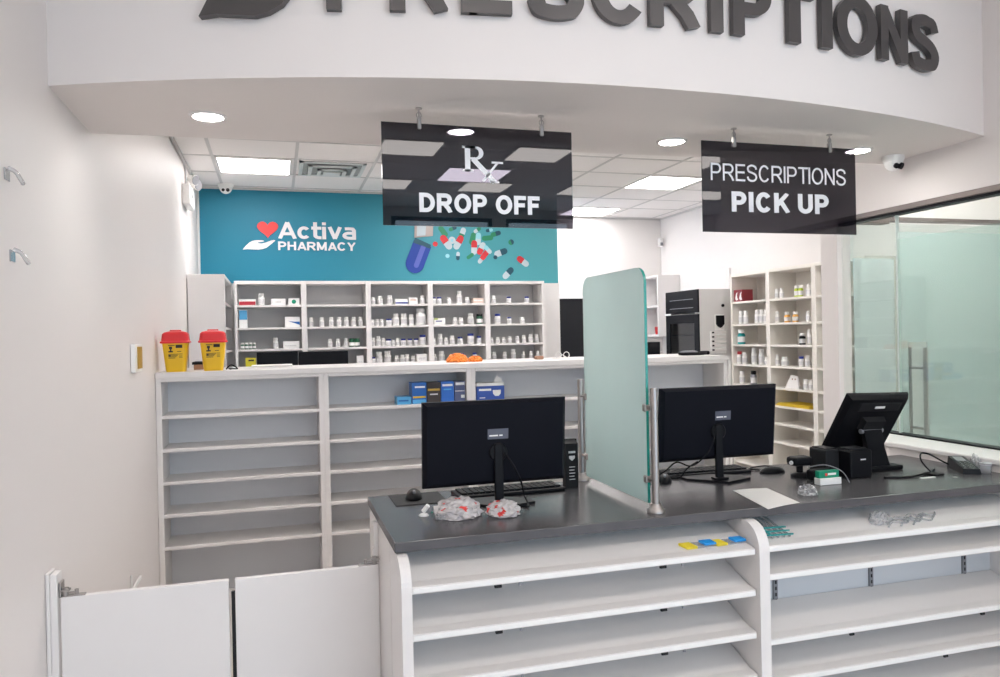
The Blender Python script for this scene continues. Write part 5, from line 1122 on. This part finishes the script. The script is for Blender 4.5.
# receipt printer
t = thing('receipt_printer', (2.25, 2.6, CT), 'black receipt printer in front of the till terminal', 'printer')
g = G(); g.box(2.168, 2.272, 2.50, 2.60, CT+0.0006, CT+0.112, bev=0.006); obj('housing', g, BLACK, t)
g = G(); g.box(2.215, 2.240, 2.499, 2.4998, CT+0.073, CT+0.078); obj('badge_print', g, LABELM, t)
g = G(); g.box(2.178, 2.262, 2.52, 2.58, CT+0.112, CT+0.118, bev=0.002); obj('lid', g, BLACKM, t)
t = thing('cash_box', (2.10, 2.60, CT), 'matte black box left of the receipt printer', 'box')
g = G(); g.box(2.100, 2.165, 2.56, 2.66, CT+0.0006, CT+0.112, bev=0.005); obj('housing', g, BLACKM, t)
g = G(); g.box(2.105, 2.160, 2.57, 2.65, CT+0.112, CT+0.116, bev=0.001); obj('lid', g, BLACK, t)
# barcode scanner beside it
t = thing('barcode_scanner', (2.03, 2.63, CT), 'black handheld barcode scanner on its stand left of the printer', 'scanner')
g = G(); g.lathe([(0.042, 0.0006), (0.042, 0.01), (0.02, 0.018)], (2.03, 2.62, CT), 22); obj('base', g, BLACK, t)
g = G(); g.box(1.985, 2.075, 2.60, 2.66, CT+0.045, CT+0.082, bev=0.012); g.cyl((2.03, 2.63, CT+0.012), (2.03, 2.63, CT+0.05), 0.014, 12); obj('head', g, BLACK, t)
g = G(); g.cyl((1.985, 2.62, CT+0.06), (1.978, 2.615, CT+0.06), 0.008, 14); obj('scan_window', g, LABELM, t)
g = G(); g.box(2.0, 2.10, 2.51, 2.56, CT+0.0006, CT+0.045, bev=0.012); tag(obj('cable_adapter', g, BLACK, None, (2.05, 2.53, CT)), 'black power adapter behind the green card holder', 'adapter')
g = G(); g.tube(spline([(2.02, 2.56, CT+0.05), (2.05, 2.50, CT+0.065), (2.09, 2.46, CT+0.045), (2.10, 2.43, CT+0.006)], 8), 0.002)
tag(obj('cable', g, GREYP, None, (2.06, 2.5, CT)), 'thin grey cable arching over the black adapter', 'cable')
g = G(); bm = bmesh.new(); bmesh.ops.create_uvsphere(bm, u_segments=18, v_segments=10, radius=1)
for v in bm.verts: v.co = Vector((v.co.x*0.06, v.co.y*0.03, max(0, v.co.z)*0.026))+Vector((1.98, 2.74, CT+0.0006))
g.frombm(bm, 0, True); tag(obj('computer_mouse', g, BLACK, None, (1.98, 2.74, CT)), 'black mouse beside the barcode scanner', 'mouse', 'computer mice')
g = G(); g.tube(spline([(1.955, 2.79, CT+0.004), (1.93, 2.83, CT+0.004), (1.97, 2.86, CT+0.004), (2.02, 2.84, CT+0.01), (2.05, 2.80, CT+0.006)], 8), 0.003); tag(obj('cable', g, BLACK, None, (1.98, 2.83, CT)), 'black cable behind the mouse near the barcode scanner', 'cable')
# cables behind the terminal and card reader
g = G(); g.tube(spline([(2.30, 2.47, CT+0.004), (2.38, 2.44, CT+0.004), (2.46, 2.45, CT+0.006), (2.54, 2.48, CT+0.005), (2.60, 2.52, CT+0.006)], 8), 0.0045)
tag(obj('cable', g, BLACK, None, (2.4, 2.46, CT)), 'black cable lying along the front of the till stand', 'cable')
g = G(); g.box(2.50, 2.555, 2.425, 2.48, CT+0.0006, CT+0.008, bev=0.003); tag(obj('cable_clip', g, BLACK, None, (2.53, 2.45, CT)), 'flat black cable clip on the counter left of card reader', 'clip')
g = G(); g.box(2.42, 2.49, 2.405, 2.415, CT+0.0006, CT+0.004, M=Matrix.Rotation(0, 4, 'Z')); tag(obj('pen', g, PAPER, None, (2.45, 2.41, CT)), 'white pen-like strip in front of the till cables', 'pen')
g = G(); g.tube(spline([(2.53, 2.47, CT+0.01), (2.515, 2.50, CT+0.05), (2.545, 2.53, CT+0.075), (2.60, 2.54, CT+0.065), (2.66, 2.54, CT+0.035), (2.69, 2.535, CT+0.02)], 8), 0.0035)
tag(obj('cable', g, BLACK, None, (2.6, 2.53, CT)), 'black arching cable running into the card reader', 'cable')
t = thing('card_reader', (2.68, 2.47, CT), 'black card payment terminal at the right end of the counter', 'card reader')
ax = Vector((-0.50, -0.86, 0)).normalized(); ay = Vector((0.86, -0.50, 0)); o_ = Vector((2.735, 2.585, CT))
g = G(); M = Matrix(((ax.x, -ay.x, 0, o_.x), (ax.y, -ay.y, 0, o_.y), (0, 0, 1, o_.z), (0, 0, 0, 1)))
g = G(); L = 0.195; W = 0.068
def CR(u, v, z): return o_+ax*u+ay*v+Vector((0, 0, z))
def hexa(g, u0, u1, v0, v1, za, zb, base=0.0006, mi=0):
    vs = [CR(u0, v0, base), CR(u1, v0, base), CR(u1, v1, base), CR(u0, v1, base), CR(u0+0.004, v0+0.004, za), CR(u1-0.004, v0+0.004, zb), CR(u1-0.004, v1-0.004, zb), CR(u0+0.004, v1-0.004, za)]
    g.add(vs, [[0, 3, 2, 1], [4, 5, 6, 7], [0, 1, 5, 4], [1, 2, 6, 5], [2, 3, 7, 6], [3, 0, 4, 7]], mi)
hexa(g, 0.0, L, 0.0, W, 0.045, 0.022); obj('housing', g, BLACK, t)
g = G(); zf = lambda u: 0.045-(0.023)*u/L
hexa(g, 0.012, 0.078, 0.012, W-0.012, zf(0.012)+0.0015, zf(0.078)+0.0015, 0.03); obj('display', g, GREYP, t)
g = G()
for i in range(5):
    for j in range(3):
        u = 0.088+i*0.020; v = 0.010+j*0.017; hexa(g, u, u+0.015, v, v+0.013, zf(u)+0.004, zf(u+0.018)+0.004, 0.018)
obj('keys', g, mat('reader_keys', (0.10, 0.11, 0.10), 0.4), t)
t = thing('clear_tub', (2.742, 2.405, CT), 'small round clear tub beside the card reader', 'tub')
g = G(); g.lathe([(0.018, 0.001), (0.021, 0.004), (0.021, 0.032), (0.019, 0.034)], (2.742, 2.405, CT), 22); obj('tub', g, CLEARP, t)
g = G(); g.lathe([(0.0225, 0.034), (0.0225, 0.042)], (2.742, 2.405, CT), 22); obj('lid', g, mat('clear_grey_lid', (0.45, 0.45, 0.48), 0.3), t)
crumple('plastic_wrap', (2.768, 2.475, CT), 0.026, 0.026, 0.05, CLEARP, 'standing crumple of clear wrap behind the round clear tub', 'wrap', 31)
g = G(); g.lathe([(0.010, 0.0006), (0.010, 0.002)], (2.56, 2.38, CT), 14); tag(obj('coin', g, STEEL, None, (2.56, 2.38, CT)), 'small round coin-like disc in front of the card reader', 'coin')

# items lying on the display shelves
def sz(y, zt): return zt+0.0042+(y-YFr-0.053)*0.36
def on_shelf(name, x0, x1, y0, y1, zt, h, m, label, cat, group=None, rz=0.0, parts=None):
    t = thing(name, ((x0+x1)/2, (y0+y1)/2, sz((y0+y1)/2, zt)), label, cat, group)
    return t
def slope_box(g, x0, x1, y0, y1, zt, a, b, sh=0.0, mi=0):
    vs = []
    for k in (a, b):
        vs += [(x0, y0, sz(y0, zt)+k), (x1, y0, sz(y0, zt)+k), (x1+sh, y1, sz(y1, zt)+k), (x0+sh, y1, sz(y1, zt)+k)]
    g.add(vs, [[0, 3, 2, 1], [4, 5, 6, 7], [0, 1, 5, 4], [1, 2, 6, 5], [2, 3, 7, 6], [3, 0, 4, 7]], mi)
YELP = mat('yellow_bag_print', (0.85, 0.68, 0.05), 0.35); BLUP = mat('blue_bag_print', (0.02, 0.30, 0.75), 0.3)
for k, (xa, lb) in enumerate(((1.258, 'left yellow and blue product pouch on the top left display shelf'), (1.370, 'right yellow and blue product pouch next to the divider'))):
    t = thing('product_pouch', (xa+0.06, 2.20, sz(2.20, 0.887)), lb, 'pouch', 'yellow and blue pouches')
    g = G(); slope_box(g, xa+0.0, xa+0.038, 2.19, 2.215, 0.887, 0.0008, 0.008, -0.018); obj('yellow_header', g, YELP, t)
    g = G(); slope_box(g, xa+0.038, xa+0.072, 2.19, 2.215, 0.887, 0.0008, 0.006, -0.01); obj('clear_window', g, CLEARP, t)
    g = G(); slope_box(g, xa+0.066, xa+0.108, 2.192, 2.212, 0.887, 0.0065, 0.013, -0.012); obj('blue_tool', g, BLUP, t)
t = thing('wire_hooks', (1.60, 2.24, sz(2.24, 0.89)), 'bundle of clear teal-tipped hooks at left of right display shelf', 'hooks')
g = G()
for k in range(5):
    x = 1.560+k*0.022; g.tube([(x, 2.19, sz(2.19, 0.89)+0.006), (x-0.012, 2.25, sz(2.25, 0.89)+0.006), (x-0.02, 2.315, sz(2.315, 0.89)+0.006)], 0.004, 6)
obj('rods', g, CLEARP, t)
g = G()
for k in range(3): g.tube([(1.555, 2.195+0.02*k, sz(2.195+0.02*k, 0.89)+0.012), (1.66, 2.19+0.02*k, sz(2.19+0.02*k, 0.89)+0.012)], 0.003, 6)
g.tube([(1.553, 2.31, sz(2.31, 0.89)+0.01), (1.575, 2.20, sz(2.20, 0.89)+0.013)], 0.0035, 6)
obj('teal_strips', g, TEALP, t)
t = thing('plastic_strips', (2.08, 2.21, sz(2.21, 0.89)), 'pile of clear plastic price strips on the right display shelf', 'strips')
random.seed(40)
for k in range(9):
    x = 2.085+0.018*k; g = G(); y = 2.18+0.012*(k % 3)
    g.tube(spline([(x-0.04, y, sz(y, 0.89)+0.004+0.002*(k % 3)), (x, y+0.02, sz(y+0.02, 0.89)+0.010+0.003*(k % 2)), (x+0.05, y+0.012, sz(y+0.012, 0.89)+0.006), (x+0.075, y+0.03, sz(y+0.03, 0.89)+0.005)], 4), 0.0035, 6)
    obj('strip', g, CLEARP, t)
crumple('plastic_wrap', (2.045, 2.22, sz(2.22, 0.89)-0.006), 0.045, 0.03, 0.035, CLEARP, 'clear crumpled wrap left of the price strips pile', 'wrap', 44)

for o in bpy.data.objects:
    if '_o' in o: del o['_o']
